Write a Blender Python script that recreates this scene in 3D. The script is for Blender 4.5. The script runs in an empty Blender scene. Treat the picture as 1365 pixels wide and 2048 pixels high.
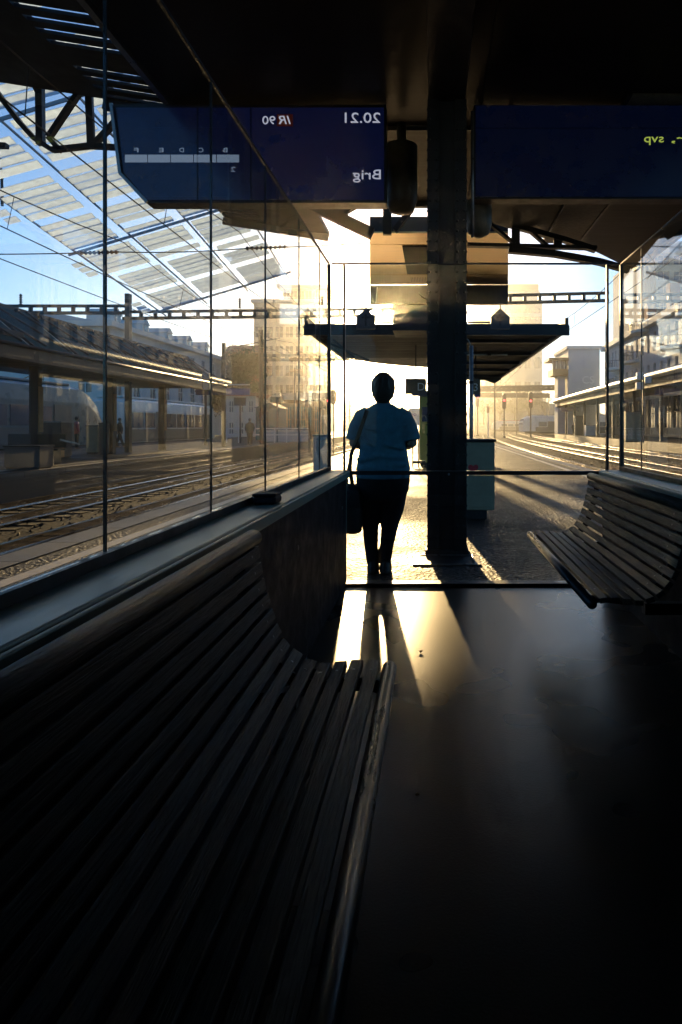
import bpy, bmesh, math, random
from mathutils import Vector, Matrix, Quaternion
random.seed(7)
R = math.radians
scene = bpy.context.scene
col = scene.collection

# ------------------------------------------------------------------ camera
FPX = 1365.0                      # focal length in pixels of the 1365x2048 frame (24 mm on 36 mm)
VPX, VPY, CAMZ = 868.0, 853.0, 1.2
cam_d = bpy.data.cameras.new('camera')
cam = bpy.data.objects.new('camera', cam_d)
col.objects.link(cam)
cam.location = (0, 0, CAMZ)
cam.rotation_euler = (R(90), 0, 0)
cam_d.sensor_width = 36.0
cam_d.lens = 36.0 * FPX / 2048.0
cam_d.shift_x = (682.5 - VPX) / 2048.0
cam_d.shift_y = -(1024.0 - VPY) / 2048.0
cam_d.clip_start = 0.05
cam_d.clip_end = 6000
scene.camera = cam

def at(px, py, d):
    """world point that stands d metres away at a place of the photograph"""
    return Vector(((px - VPX) / FPX * d, d, CAMZ - (py - VPY) / FPX * d))

# ------------------------------------------------------------------ sky and sun
SUN_AZ, SUN_EL = R(-5.2), R(8.3)
world = bpy.data.worlds.new('World')
scene.world = world
world.use_nodes = True
wn = world.node_tree
wn.nodes.clear()
sky = wn.nodes.new('ShaderNodeTexSky')
sky.sky_type = 'NISHITA'
sky.sun_disc = False
sky.sun_elevation = SUN_EL
sky.sun_rotation = SUN_AZ
sky.altitude = 450
sky.air_density = 1.0
sky.dust_density = 1.0
sky.ozone_density = 5.0
bg = wn.nodes.new('ShaderNodeBackground')
bg.inputs['Strength'].default_value = 0.085
wo = wn.nodes.new('ShaderNodeOutputWorld')
wn.links.new(sky.outputs[0], bg.inputs[0])
wn.links.new(bg.outputs[0], wo.inputs[0])

sun_d = bpy.data.lights.new('sun', 'SUN')
sun_d.energy = 5.0
sun_d.angle = R(0.6)
sun_d.color = (1.0, 0.64, 0.30)
sun = bpy.data.objects.new('sun', sun_d)
col.objects.link(sun)
sun_vec = Vector((math.sin(SUN_AZ) * math.cos(SUN_EL), math.cos(SUN_AZ) * math.cos(SUN_EL), math.sin(SUN_EL)))
sun.rotation_euler = sun_vec.to_track_quat('Z', 'Y').to_euler()
sun.location = sun_vec * 60

vs = scene.view_settings
vs.view_transform = 'Standard'
vs.look = 'None'
vs.exposure = 1.5
vs.gamma = 1.0
vs.use_curve_mapping = False
cy = scene.cycles
cy.use_denoising = True
cy.use_adaptive_sampling = True
cy.adaptive_threshold = 0.025
cy.max_bounces = 6
cy.diffuse_bounces = 2
cy.glossy_bounces = 3
cy.transmission_bounces = 4
cy.transparent_max_bounces = 32
cy.sample_clamp_indirect = 6
cy.caustics_reflective = False
cy.caustics_refractive = False

# ------------------------------------------------------------------ materials
MATS = {}
def nmat(name):
    m = bpy.data.materials.new(name)
    m.use_nodes = True
    MATS[name] = m
    nt = m.node_tree
    return m, nt, nt.nodes['Principled BSDF']

def mat(name, color, rough=0.5, metal=0.0, var=0.25, scale=8.0, stretch=(1, 1, 1), bump=0.0, bscale=None,
        rvar=0.15, spec=0.5, detail=6.0, emit=None, estr=0.0, coord='Object'):
    m, nt, b = nmat(name)
    N, L = nt.nodes, nt.links
    tc = N.new('ShaderNodeTexCoord'); mp = N.new('ShaderNodeMapping')
    mp.inputs['Scale'].default_value = stretch
    L.new(tc.outputs[coord], mp.inputs['Vector'])
    nz = N.new('ShaderNodeTexNoise'); nz.inputs['Scale'].default_value = scale; nz.inputs['Detail'].default_value = detail
    nz.inputs['Roughness'].default_value = 0.65
    L.new(mp.outputs[0], nz.inputs['Vector'])
    cr = N.new('ShaderNodeValToRGB')
    c = Vector(color[:3])
    cr.color_ramp.elements[0].position = 0.28; cr.color_ramp.elements[1].position = 0.74
    cr.color_ramp.elements[0].color = (*[max(0, v * (1 - var)) for v in c], 1)
    cr.color_ramp.elements[1].color = (*[min(1, v * (1 + var)) for v in c], 1)
    L.new(nz.outputs['Fac'], cr.inputs[0]); L.new(cr.outputs[0], b.inputs['Base Color'])
    mr = N.new('ShaderNodeMapRange')
    mr.inputs['From Min'].default_value = 0.3; mr.inputs['From Max'].default_value = 0.7
    mr.inputs['To Min'].default_value = max(0.02, rough - rvar); mr.inputs['To Max'].default_value = min(1, rough + rvar)
    L.new(nz.outputs['Fac'], mr.inputs[0]); L.new(mr.outputs[0], b.inputs['Roughness'])
    b.inputs['Metallic'].default_value = metal
    b.inputs['Specular IOR Level'].default_value = spec
    if bump > 0:
        n2 = N.new('ShaderNodeTexNoise'); n2.inputs['Scale'].default_value = bscale or scale * 4; n2.inputs['Detail'].default_value = 5
        L.new(mp.outputs[0], n2.inputs['Vector'])
        bp = N.new('ShaderNodeBump'); bp.inputs['Strength'].default_value = bump; bp.inputs['Distance'].default_value = 0.01
        L.new(n2.outputs['Fac'], bp.inputs['Height']); L.new(bp.outputs[0], b.inputs['Normal'])
    if emit:
        b.inputs['Emission Color'].default_value = (*emit, 1); b.inputs['Emission Strength'].default_value = estr
    return m

def glass_mat(name, tint=(0.93, 0.97, 0.96), ior=1.5, boost=1.0, dirt=0.004):
    """thin pane: what is behind shows through, the rest mirrors by Fresnel, with a little dust on it"""
    m = bpy.data.materials.new(name); m.use_nodes = True; MATS[name] = m
    nt = m.node_tree; N, L = nt.nodes, nt.links; N.clear()
    out = N.new('ShaderNodeOutputMaterial')
    tr = N.new('ShaderNodeBsdfTransparent'); tr.inputs[0].default_value = (*tint, 1)
    gl = N.new('ShaderNodeBsdfGlossy'); gl.inputs['Roughness'].default_value = 0.0
    fr = N.new('ShaderNodeFresnel'); 
    ge = N.new('ShaderNodeNewGeometry'); mi = N.new('ShaderNodeMix'); mi.inputs[2].default_value = ior; mi.inputs[3].default_value = 1.0 / ior
    L.new(ge.outputs['Backfacing'], mi.inputs[0]); L.new(mi.outputs[0], fr.inputs['IOR'])     # both faces of the pane mirror alike
    mx = N.new('ShaderNodeMixShader')
    mm = N.new('ShaderNodeMath'); mm.operation = 'MULTIPLY'; mm.use_clamp = True; mm.inputs[1].default_value = boost
    L.new(fr.outputs[0], mm.inputs[0]); L.new(mm.outputs[0], mx.inputs[0]); L.new(tr.outputs[0], mx.inputs[1]); L.new(gl.outputs[0], mx.inputs[2])
    df = N.new('ShaderNodeBsdfTranslucent'); df.inputs[0].default_value = (0.8, 0.8, 0.78, 1)
    tc = N.new('ShaderNodeTexCoord'); nz = N.new('ShaderNodeTexNoise'); nz.inputs['Scale'].default_value = 3.0; nz.inputs['Detail'].default_value = 9; nz.inputs['Roughness'].default_value = 0.7
    mp = N.new('ShaderNodeMapping'); mp.inputs['Scale'].default_value = (3.5, 3.5, 0.7); mp.inputs['Rotation'].default_value = (0, 0.35, 0)
    L.new(tc.outputs['Object'], mp.inputs[0]); L.new(mp.outputs[0], nz.inputs['Vector'])
    mr = N.new('ShaderNodeMapRange'); mr.inputs['From Min'].default_value = 0.4; mr.inputs['From Max'].default_value = 0.8
    mr.inputs['To Min'].default_value = 0.0; mr.inputs['To Max'].default_value = dirt
    L.new(nz.outputs['Fac'], mr.inputs[0])
    m2 = N.new('ShaderNodeMixShader'); L.new(mr.outputs[0], m2.inputs[0]); L.new(mx.outputs[0], m2.inputs[1]); L.new(df.outputs[0], m2.inputs[2])
    L.new(m2.outputs[0], out.inputs[0])
    return m

def translucent_mat(name, color, mixf=0.5):
    m = bpy.data.materials.new(name); m.use_nodes = True; MATS[name] = m
    nt = m.node_tree; N, L = nt.nodes, nt.links; N.clear()
    out = N.new('ShaderNodeOutputMaterial')
    a = N.new('ShaderNodeBsdfDiffuse'); b = N.new('ShaderNodeBsdfTranslucent'); mx = N.new('ShaderNodeMixShader')
    tc = N.new('ShaderNodeTexCoord'); nz = N.new('ShaderNodeTexNoise'); nz.inputs['Scale'].default_value = 6; nz.inputs['Detail'].default_value = 6
    L.new(tc.outputs['Object'], nz.inputs['Vector'])
    cr = N.new('ShaderNodeValToRGB'); cr.color_ramp.elements[0].position = 0.3; cr.color_ramp.elements[1].position = 0.7
    cr.color_ramp.elements[0].color = (*[v * 0.85 for v in color], 1); cr.color_ramp.elements[1].color = (*color, 1)
    L.new(nz.outputs['Fac'], cr.inputs[0]); L.new(cr.outputs[0], a.inputs[0]); L.new(cr.outputs[0], b.inputs[0])
    mx.inputs[0].default_value = mixf
    L.new(a.outputs[0], mx.inputs[1]); L.new(b.outputs[0], mx.inputs[2]); L.new(mx.outputs[0], out.inputs[0])
    return m

def emit_mat(name, color, strength):
    m, nt, b = nmat(name)
    b.inputs['Base Color'].default_value = (*[c * 0.06 for c in color], 1)
    b.inputs['Emission Color'].default_value = (*color, 1); b.inputs['Emission Strength'].default_value = strength
    return m

def wood_mat(name, color, rough=0.5):
    m, nt, b = nmat(name); N, L = nt.nodes, nt.links
    tc = N.new('ShaderNodeTexCoord'); mp = N.new('ShaderNodeMapping'); mp.inputs['Scale'].default_value = (110, 5, 110)
    oi = N.new('ShaderNodeObjectInfo'); add = N.new('ShaderNodeVectorMath'); add.operation = 'ADD'
    sc = N.new('ShaderNodeVectorMath'); sc.operation = 'SCALE'; sc.inputs['Scale'].default_value = 37.0
    cmb = N.new('ShaderNodeCombineXYZ'); L.new(oi.outputs['Random'], cmb.inputs[0]); L.new(oi.outputs['Random'], cmb.inputs[1])
    L.new(cmb.outputs[0], sc.inputs[0]); L.new(tc.outputs['Object'], add.inputs[0]); L.new(sc.outputs[0], add.inputs[1])
    L.new(add.outputs[0], mp.inputs[0])
    nz = N.new('ShaderNodeTexNoise'); nz.inputs['Scale'].default_value = 1.6; nz.inputs['Detail'].default_value = 8; nz.inputs['Distortion'].default_value = 1.2
    L.new(mp.outputs[0], nz.inputs['Vector'])
    cr = N.new('ShaderNodeValToRGB'); c = Vector(color)
    cr.color_ramp.elements[0].position = 0.36; cr.color_ramp.elements[1].position = 0.62
    cr.color_ramp.elements[0].color = (*(c * 0.16), 1); cr.color_ramp.elements[1].color = (*(c * 1.5), 1)
    L.new(nz.outputs['Fac'], cr.inputs[0])
    hs = N.new('ShaderNodeHueSaturation'); mv = N.new('ShaderNodeMapRange'); mv.inputs['To Min'].default_value = 0.5; mv.inputs['To Max'].default_value = 1.9
    L.new(oi.outputs['Random'], mv.inputs[0]); L.new(mv.outputs[0], hs.inputs['Value']); L.new(cr.outputs[0], hs.inputs['Color'])
    L.new(hs.outputs[0], b.inputs['Base Color'])
    b.inputs['Roughness'].default_value = rough; b.inputs['Specular IOR Level'].default_value = 0.16
    bp = N.new('ShaderNodeBump'); bp.inputs['Strength'].default_value = 0.9; bp.inputs['Distance'].default_value = 0.003
    L.new(nz.outputs['Fac'], bp.inputs['Height']); L.new(bp.outputs[0], b.inputs['Normal'])
    return m

def ground_mat(name, color, rough, speck=60.0, bump=0.35, dist=0.004, rv=0.13, spec=0.5, cv=0.38, det=8):
    """asphalt, concrete or ballast: fine aggregate, broad stains and worn patches"""
    m, nt, b = nmat(name); N, L = nt.nodes, nt.links
    tc = N.new('ShaderNodeTexCoord')
    vo = N.new('ShaderNodeTexVoronoi'); vo.inputs['Scale'].default_value = speck
    n1 = N.new('ShaderNodeTexNoise'); n1.inputs['Scale'].default_value = 0.7; n1.inputs['Detail'].default_value = 8; n1.inputs['Roughness'].default_value = 0.7
    n2 = N.new('ShaderNodeTexNoise'); n2.inputs['Scale'].default_value = speck * 0.6; n2.inputs['Detail'].default_value = 4
    for n in (vo, n1, n2): L.new(tc.outputs['Object'], n.inputs['Vector'])
    cr = N.new('ShaderNodeValToRGB'); c = Vector(color)
    cr.color_ramp.elements[0].position = 0.3; cr.color_ramp.elements[1].position = 0.7
    cr.color_ramp.elements[0].color = (*(c * (1 - cv)), 1); cr.color_ramp.elements[1].color = (*(c * (1 + cv)), 1); n1.inputs['Detail'].default_value = det
    L.new(n1.outputs['Fac'], cr.inputs[0])
    mx = N.new('ShaderNodeMix'); mx.data_type = 'RGBA'; mx.blend_type = 'MULTIPLY'; mx.inputs[0].default_value = 0.55
    L.new(cr.outputs[0], mx.inputs[6]); L.new(vo.outputs['Color'], mx.inputs[7])
    hs = N.new('ShaderNodeHueSaturation'); hs.inputs['Saturation'].default_value = 0.35; hs.inputs['Value'].default_value = 1.5
    L.new(mx.outputs[2], hs.inputs['Color']); L.new(hs.outputs[0], b.inputs['Base Color'])
    mr = N.new('ShaderNodeMapRange'); mr.interpolation_type = 'SMOOTHSTEP'; mr.inputs['From Min'].default_value = 0.2; mr.inputs['From Max'].default_value = 0.8
    mr.inputs['To Min'].default_value = rough - rv; mr.inputs['To Max'].default_value = rough + rv
    L.new(n1.outputs['Fac'], mr.inputs[0]); L.new(mr.outputs[0], b.inputs['Roughness'])
    bp = N.new('ShaderNodeBump'); bp.inputs['Strength'].default_value = bump; bp.inputs['Distance'].default_value = dist
    ad = N.new('ShaderNodeMath'); ad.operation = 'ADD'
    L.new(vo.outputs['Distance'], ad.inputs[0]); L.new(n2.outputs['Fac'], ad.inputs[1])
    L.new(ad.outputs[0], bp.inputs['Height']); L.new(bp.outputs[0], b.inputs['Normal'])
    b.inputs['Specular IOR Level'].default_value = spec
    return m

def leaf_mat(name, color):
    m = translucent_mat(name, color, 0.4)
    return m

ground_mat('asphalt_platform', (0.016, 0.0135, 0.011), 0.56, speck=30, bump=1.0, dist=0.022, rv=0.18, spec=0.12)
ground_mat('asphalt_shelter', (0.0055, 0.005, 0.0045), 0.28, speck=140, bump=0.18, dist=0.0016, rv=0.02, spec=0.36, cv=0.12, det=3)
MATS['asphalt_shelter'].node_tree.nodes['Principled BSDF'].inputs['Specular Tint'].default_value = (1.0, 0.74, 0.40, 1)   # golden light of the floor sheen put into its reflection colour
ground_mat('ballast', (0.016, 0.013, 0.010), 0.9, speck=14, bump=0.7, dist=0.04, spec=0.05)
ground_mat('coping', (0.036, 0.031, 0.025), 0.55, speck=120, bump=0.3, spec=0.3)
ground_mat('terrain', (0.09, 0.10, 0.05), 0.9, speck=0.5, bump=0.8, dist=0.5)
mat('white_line', (0.36, 0.31, 0.23), 0.5, var=0.35, scale=14)
mat('hatch_metal', (0.30, 0.30, 0.29), 0.35, 0.8, var=0.3, scale=20, bump=0.2)
wood_mat('bench_wood', (0.026, 0.027, 0.022), 0.5)
mat('bench_tube', (0.035, 0.035, 0.034), 0.34, 0.5, scale=30, stretch=(1, 0.1, 1))
mat('black_steel', (0.005, 0.005, 0.006), 0.45, 0.2, scale=12, bump=0.1)
mat('pillar_paint', (0.005, 0.005, 0.007), 0.6, 0.0, var=0.5, scale=5, bump=0.25, bscale=40)
mat('dark_steel', (0.013, 0.013, 0.015), 0.5, 0.3, var=0.4, scale=6, bump=0.15)
mat('grey_steel', (0.25, 0.26, 0.27), 0.38, 0.7, var=0.3, scale=10)
mat('sill_metal', (0.26, 0.32, 0.25), 0.42, 0.15, var=0.25, scale=3, rvar=0.1, stretch=(1, 0.4, 1))
mat('panel_navy', (0.004, 0.005, 0.009), 0.6, 0.0, var=0.4, scale=9, bump=0.25, bscale=160, spec=0.2)
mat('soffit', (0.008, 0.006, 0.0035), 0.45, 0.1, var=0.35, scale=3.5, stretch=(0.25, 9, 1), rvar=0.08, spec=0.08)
mat('soffit_sun_gold', (0.50, 0.36, 0.15), 0.34, 0.8, var=0.3, scale=3.5, stretch=(0.25, 9, 1), rvar=0.08)  # sun's gold on the soffit put into the base colour
mat('soffit_light', (0.34, 0.31, 0.22), 0.6, 0.0, var=0.5, scale=18)
mat('roof_dark', (0.006, 0.006, 0.006), 0.7, 0.0, var=0.5, scale=2)
mat('canopy_wood', (0.014, 0.012, 0.009), 0.75, 0.0, var=0.5, scale=4, stretch=(0.3, 6, 1), spec=0.15)
mat('screen_blue', (0.004, 0.006, 0.02), 0.22, 0.0, var=0.3, scale=2, emit=(0.06, 0.11, 0.60), estr=0.009)
mat('screen_blue_dim', (0.004, 0.006, 0.018), 0.3, 0.0, var=0.3, scale=2, emit=(0.03, 0.09, 0.42), estr=0.006)
emit_mat('glyph_white', (0.75, 0.78, 0.95), 0.16)
emit_mat('glyph_dim', (0.30, 0.38, 0.55), 0.20)
emit_mat('glyph_lime', (0.50, 0.62, 0.10), 0.22)
emit_mat('glyph_red', (0.80, 0.10, 0.04), 0.008)
emit_mat('lamp_red', (1.0, 0.05, 0.06), 3.0)
glass_mat('glass', boost=0.8)
glass_mat('glass_dark', tint=(0.30, 0.36, 0.40), boost=1.6)
mat('window_glass', (0.05, 0.08, 0.11), 0.08, 0.0, var=0.4, scale=0.6, rvar=0.05, spec=0.9)
mat('window_warm', (0.16, 0.13, 0.10), 0.12, 0.0, var=0.4, scale=0.6, rvar=0.05, spec=0.9)
translucent_mat('pane_white', (0.80, 0.91, 1.0), 0.9)
translucent_mat('awning_teal', (0.055, 0.14, 0.17), 0.5)
translucent_mat('roof_light', (0.45, 0.47, 0.44), 0.6)
mat('plaster_white', (0.74, 0.72, 0.67), 0.85, var=0.1, scale=1.2)
mat('plaster_cream', (0.70, 0.60, 0.46), 0.85, var=0.1, scale=1.0)
mat('plaster_blue', (0.42, 0.46, 0.52), 0.8, var=0.15, scale=0.8)
mat('plaster_grey', (0.50, 0.52, 0.55), 0.8, var=0.1, scale=0.8)
mat('brick_red', (0.38, 0.18, 0.12), 0.85, var=0.25, scale=3)
mat('orange_tone', (0.42, 0.22, 0.09), 0.7, var=0.3, scale=3)
mat('hut_teal', (0.02, 0.09, 0.10), 0.6, var=0.2, scale=3)
mat('rail_steel', (0.65, 0.58, 0.50), 0.18, 1.0, var=0.2, scale=10, stretch=(1, 0.1, 1))
mat('sleeper_wood', (0.013, 0.010, 0.008), 0.9, var=0.4, scale=5, spec=0.1)
mat('train_teal', (0.07, 0.13, 0.14), 0.32, 0.1, var=0.2, scale=1.5)
mat('train_white', (0.66, 0.65, 0.60), 0.35, 0.0, var=0.1, scale=1.0)
mat('train_grey', (0.12, 0.115, 0.105), 0.4, 0.2, var=0.2, scale=1.0)
mat('train_red', (0.40, 0.05, 0.05), 0.35, 0.0, var=0.2, scale=1.0)
mat('cabinet_grey', (0.26, 0.235, 0.16), 0.5, 0.1, var=0.2, scale=4, bump=0.05)
mat('machine_olive', (0.28, 0.24, 0.03), 0.45, 0.0, var=0.2, scale=4)
mat('sticker_red', (0.45, 0.03, 0.04), 0.5)
mat('sign_white', (0.75, 0.76, 0.78), 0.5, var=0.06)
mat('sign_blue', (0.02, 0.05, 0.28), 0.45, var=0.1)
mat('sign_dark', (0.035, 0.035, 0.04), 0.5, var=0.3)
mat('sign_bronze', (0.10, 0.085, 0.06), 0.5, var=0.3)
mat('shirt', (0.08, 0.23, 0.31), 0.85, var=0.25, scale=18, bump=0.3, bscale=30)
mat('trousers', (0.005, 0.005, 0.008), 0.85, var=0.3, scale=20, bump=0.3)
mat('skin', (0.32, 0.19, 0.13), 0.55, var=0.1, scale=10)
mat('hair', (0.030, 0.020, 0.014), 0.55, var=0.5, scale=60, stretch=(1, 1, 0.2), bump=0.6, bscale=120)
mat('leather_black', (0.010, 0.010, 0.011), 0.5, var=0.3, scale=20, bump=0.3)
mat('bark', (0.06, 0.045, 0.03), 0.9, var=0.4, scale=6, bump=0.6)
leaf_mat('leaf_dark', (0.05, 0.065, 0.025))
leaf_mat('leaf_mid', (0.09, 0.10, 0.04))
mat('dry_leaf', (0.12, 0.075, 0.03), 0.8, var=0.5, scale=20)
mat('insulator', (0.035, 0.02, 0.015), 0.3, 0.0, var=0.3, scale=20)
mat('wire', (0.02, 0.02, 0.022), 0.5, 0.4)

# ------------------------------------------------------------------ mesh builder
class B:
    def __init__(s): s.v = []; s.f = []
    def add(s, vs_, fs):
        n = len(s.v); s.v += [tuple(v) for v in vs_]; s.f += [tuple(i + n for i in f) for f in fs]; return s
    def box(s, x0, x1, y0, y1, z0, z1):
        if x0 > x1: x0, x1 = x1, x0
        if y0 > y1: y0, y1 = y1, y0
        if z0 > z1: z0, z1 = z1, z0
        return s.add([(x0, y0, z0), (x1, y0, z0), (x1, y1, z0), (x0, y1, z0), (x0, y0, z1), (x1, y0, z1), (x1, y1, z1), (x0, y1, z1)],
                     [(0, 3, 2, 1), (4, 5, 6, 7), (0, 1, 5, 4), (1, 2, 6, 5), (2, 3, 7, 6), (3, 0, 4, 7)])
    def prism(s, pts, off):
        """flat polygon pts (3-D, any winding) thickened by the vector off"""
        n = len(pts); a = [Vector(p) for p in pts]; o = Vector(off)
        nrm = Vector((0, 0, 0))
        for i in range(n): nrm += a[i].cross(a[(i + 1) % n])
        if nrm.dot(o) > 0: a.reverse()
        return s.add(a + [p + o for p in a], [tuple(range(n)), tuple(range(2 * n - 1, n - 1, -1))] +
                     [(i, i + n, (i + 1) % n + n, (i + 1) % n) for i in range(n)])
    def bar(s, p, q, w, h=None, up=(0, 0, 1)):
        """straight bar of w x h from p to q"""
        h = h or w; p = Vector(p); q = Vector(q); d = (q - p).normalized(); u = Vector(up)
        if abs(d.dot(u)) > 0.98: u = Vector((0, 1, 0)) if abs(d.y) < 0.9 else Vector((1, 0, 0))
        a = d.cross(u).normalized() * w / 2; b = a.cross(d).normalized() * h / 2
        return s.add([p - a - b, p + a - b, p + a + b, p - a + b, q - a - b, q + a - b, q + a + b, q - a + b],
                     [(0, 1, 2, 3), (7, 6, 5, 4), (0, 4, 5, 1), (1, 5, 6, 2), (2, 6, 7, 3), (3, 7, 4, 0)])
    def tube(s, pts, r, n=8, caps=True):
        pts = [Vector(p) for p in pts]; m = len(pts); rs = r if isinstance(r, (list, tuple)) else [r] * m
        ref = None; rings = []
        for i in range(m):
            t = (pts[min(i + 1, m - 1)] - pts[max(i - 1, 0)]).normalized()
            if ref is None:
                ref = Vector((0, 0, 1)) if abs(t.z) < 0.9 else Vector((1, 0, 0))
            a = (ref - t * ref.dot(t)).normalized(); b = t.cross(a); ref = a
            rr = rs[i] if isinstance(rs[i], (list, tuple)) else (rs[i], rs[i])
            rings.append([pts[i] + a * rr[0] * math.cos(2 * math.pi * k / n) + b * rr[1] * math.sin(2 * math.pi * k / n) for k in range(n)])
        vs_ = [v for ring in rings for v in ring]; fs = []
        for i in range(m - 1):
            for k in range(n):
                fs.append((i * n + k, i * n + (k + 1) % n, (i + 1) * n + (k + 1) % n, (i + 1) * n + k))
        if caps: fs += [tuple(reversed(range(n))), tuple(range((m - 1) * n, m * n))]
        return s.add(vs_, fs)
    def loft(s, secs, n=20):
        """stack of horizontal ellipses (cx, cy, z, rx, ry)"""
        vs_ = []
        for (cx, cy_, z, rx, ry) in secs:
            vs_ += [(cx + rx * math.cos(2 * math.pi * k / n), cy_ + ry * math.sin(2 * math.pi * k / n), z) for k in range(n)]
        fs = []
        for i in range(len(secs) - 1):
            for k in range(n): fs.append((i * n + k, i * n + (k + 1) % n, (i + 1) * n + (k + 1) % n, (i + 1) * n + k))
        fs += [tuple(reversed(range(n))), tuple(range((len(secs) - 1) * n, len(secs) * n))]
        return s.add(vs_, fs)
    def ball(s, c, rx, ry=None, rz=None, n=14, m=9):
        ry = ry or rx; rz = rz or rx; c = Vector(c)
        secs = []
        for i in range(m + 1):
            t = -math.pi / 2 + math.pi * i / m; k = max(math.cos(t), 0.02)
            secs.append((c.x, c.y, c.z + rz * math.sin(t), rx * k, ry * k))
        return s.loft(secs, n)
    def xform(s, fn):
        s.v = [tuple(fn(Vector(v))) for v in s.v]; return s

ORI = {}
def origin(o): return ORI.get(o.name, Vector((0, 0, 0))) if o else Vector((0, 0, 0))

def obj(name, b, material, parent=None, smooth=False, bevel=0.0, kind=None, mesh=None):
    if mesh is None:
        o3 = origin(parent)
        me = bpy.data.meshes.new(name)
        me.from_pydata([tuple(Vector(v) - o3) for v in b.v], [], b.f)
        me.validate(); me.update()
        if material: me.materials.append(MATS[material])
        if smooth:
            for p in me.polygons: p.use_smooth = True
    else: me = mesh
    o = bpy.data.objects.new(name, me); col.objects.link(o)
    if parent is not None:
        o.parent = parent; ORI[o.name] = origin(parent)
    if bevel > 0:
        md = o.modifiers.new('bevel', 'BEVEL'); md.width = bevel; md.segments = 2; md.limit_method = 'ANGLE'; md.angle_limit = R(40)
    if kind: o['kind'] = kind
    return o

def tag(o, label, cat, group=None):
    o['label'] = label; o['category'] = cat
    if group: o['group'] = group
    return o

def thing(name, label, cat, loc=(0, 0, 0), group=None, local=False, rotz=0.0):
    o = bpy.data.objects.new(name, None); col.objects.link(o)
    o.empty_display_size = 0.3
    o.location = loc; o.rotation_euler = (0, 0, rotz)
    ORI[o.name] = Vector((0, 0, 0)) if local else Vector(loc)
    return tag(o, label, cat, group)

def struct(name, b, material, **k):
    return obj(name, b, material, kind='structure', **k)

def piece(name, mesh, parent, loc=(0, 0, 0), rot=(0, 0, 0), scale=(1, 1, 1)):
    """a repeated piece that shares its mesh; loc is in world space"""
    o = bpy.data.objects.new(name, mesh); col.objects.link(o); o.parent = parent
    o.location = Vector(loc) - origin(parent); o.rotation_euler = rot; o.scale = scale
    ORI[o.name] = Vector((0, 0, 0))
    return o

def mesh_of(name, b, material, smooth=False):
    me = bpy.data.meshes.new(name); me.from_pydata(b.v, [], b.f); me.validate(); me.update(); me.materials.append(MATS[material])
    if smooth:
        for p in me.polygons: p.use_smooth = True
    return me

def bake(o, voxel, smooth=8):
    """weld the overlapping forms of a figure into one continuous skin"""
    md = o.modifiers.new('remesh', 'REMESH'); md.mode = 'VOXEL'; md.voxel_size = voxel; md.use_smooth_shade = True
    ms = o.modifiers.new('smooth', 'SMOOTH'); ms.iterations = smooth; ms.factor = 0.5
    bpy.context.view_layer.update()
    dg = bpy.context.evaluated_depsgraph_get()
    me = bpy.data.meshes.new_from_object(o.evaluated_get(dg), depsgraph=dg)
    o.modifiers.clear(); o.data = me
    for p in me.polygons: p.use_smooth = True
    return o

def lettering(name, text, size, pos, material, parent, mirror=False, align='LEFT', depth=0.004, shear=0.0, yaw=0.0, stand=0.0):
    """flat letters facing the camera side (-Y) as a mesh; pos is the lower left corner as seen in the picture"""
    cu = bpy.data.curves.new(name, 'FONT'); cu.body = text; cu.size = size; cu.extrude = depth; cu.resolution_u = 3; cu.shear = shear
    tmp = bpy.data.objects.new(name + '_tmp', cu); col.objects.link(tmp)
    bpy.context.view_layer.update()
    dg = bpy.context.evaluated_depsgraph_get()
    me = bpy.data.meshes.new_from_object(tmp.evaluated_get(dg), depsgraph=dg)
    bpy.data.objects.remove(tmp)
    xs = [v.co.x for v in me.vertices]; x0, x1 = min(xs), max(xs)
    o3 = origin(parent)
    for v in me.vertices:
        x = (x1 - v.co.x) if mirror else (v.co.x - x0)
        if yaw: p = Vector((x * math.cos(yaw), x * math.sin(yaw) - v.co.z, v.co.y))
        else: p = Vector((x, -v.co.z, v.co.y))
        v.co = p + Vector(pos) - o3
    if mirror: me.flip_normals()
    me.materials.clear(); me.materials.append(MATS[material])
    o = bpy.data.objects.new(name, me); col.objects.link(o); o.parent = parent; ORI[o.name] = o3
    return o

# ------------------------------------------------------------------ ground, platforms, tracks
def bend(y):                       # the right-hand tracks swing to the right as they leave the station
    return max(0.0, y - 20.0) ** 2 / 3000.0

TRK = -0.75                        # level of the ballast bed, rail heads 20 cm above it
struct('ground', B().box(-1500, 1500, -60, 2600, TRK - 0.4, TRK), 'ballast')

g = struct('platform', B().box(-3.62, 4.02, -25, 150, TRK, 0.0), 'asphalt_platform')
cop = B().box(0, 0.36, 0.006, 0.994, -0.16, 0.012)
cm = mesh_of('coping_stone', cop, 'coping')
b = B().box(-3.98, -3.62, -25, -2, TRK, 0.0).box(-3.98, -3.62, -2, 150, TRK, -0.165).box(4.02, 4.38, -2, 150, TRK, -0.165).box(4.02, 4.38, -25, -2, TRK, 0)
obj('platform_face', b, 'coping', g)
for i in range(0, 46):
    piece('coping_stone', cm, g, (-3.98, i * 1.0, 0))
    piece('coping_stone', cm, g, (4.02, i * 1.0, 0))
obj('coping_run', B().box(-3.98, -3.62, 46, 150, -0.164, 0.012).box(4.02, 4.38, 46, 150, -0.164, 0.012), 'coping', g)
obj('safety_line', B().box(-3.36, -3.22, -25, 150, 0.0, 0.004), 'white_line', g)
obj('safety_line', B().box(3.62, 3.76, -25, 150, 0.0, 0.004), 'white_line', g)
b = B()
for k in range(5): b.box(-3.12 + k * 0.09, -3.08 + k * 0.09, -25, 60, 0.0, 0.006)
obj('guide_ribs', b, 'coping', g)

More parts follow.
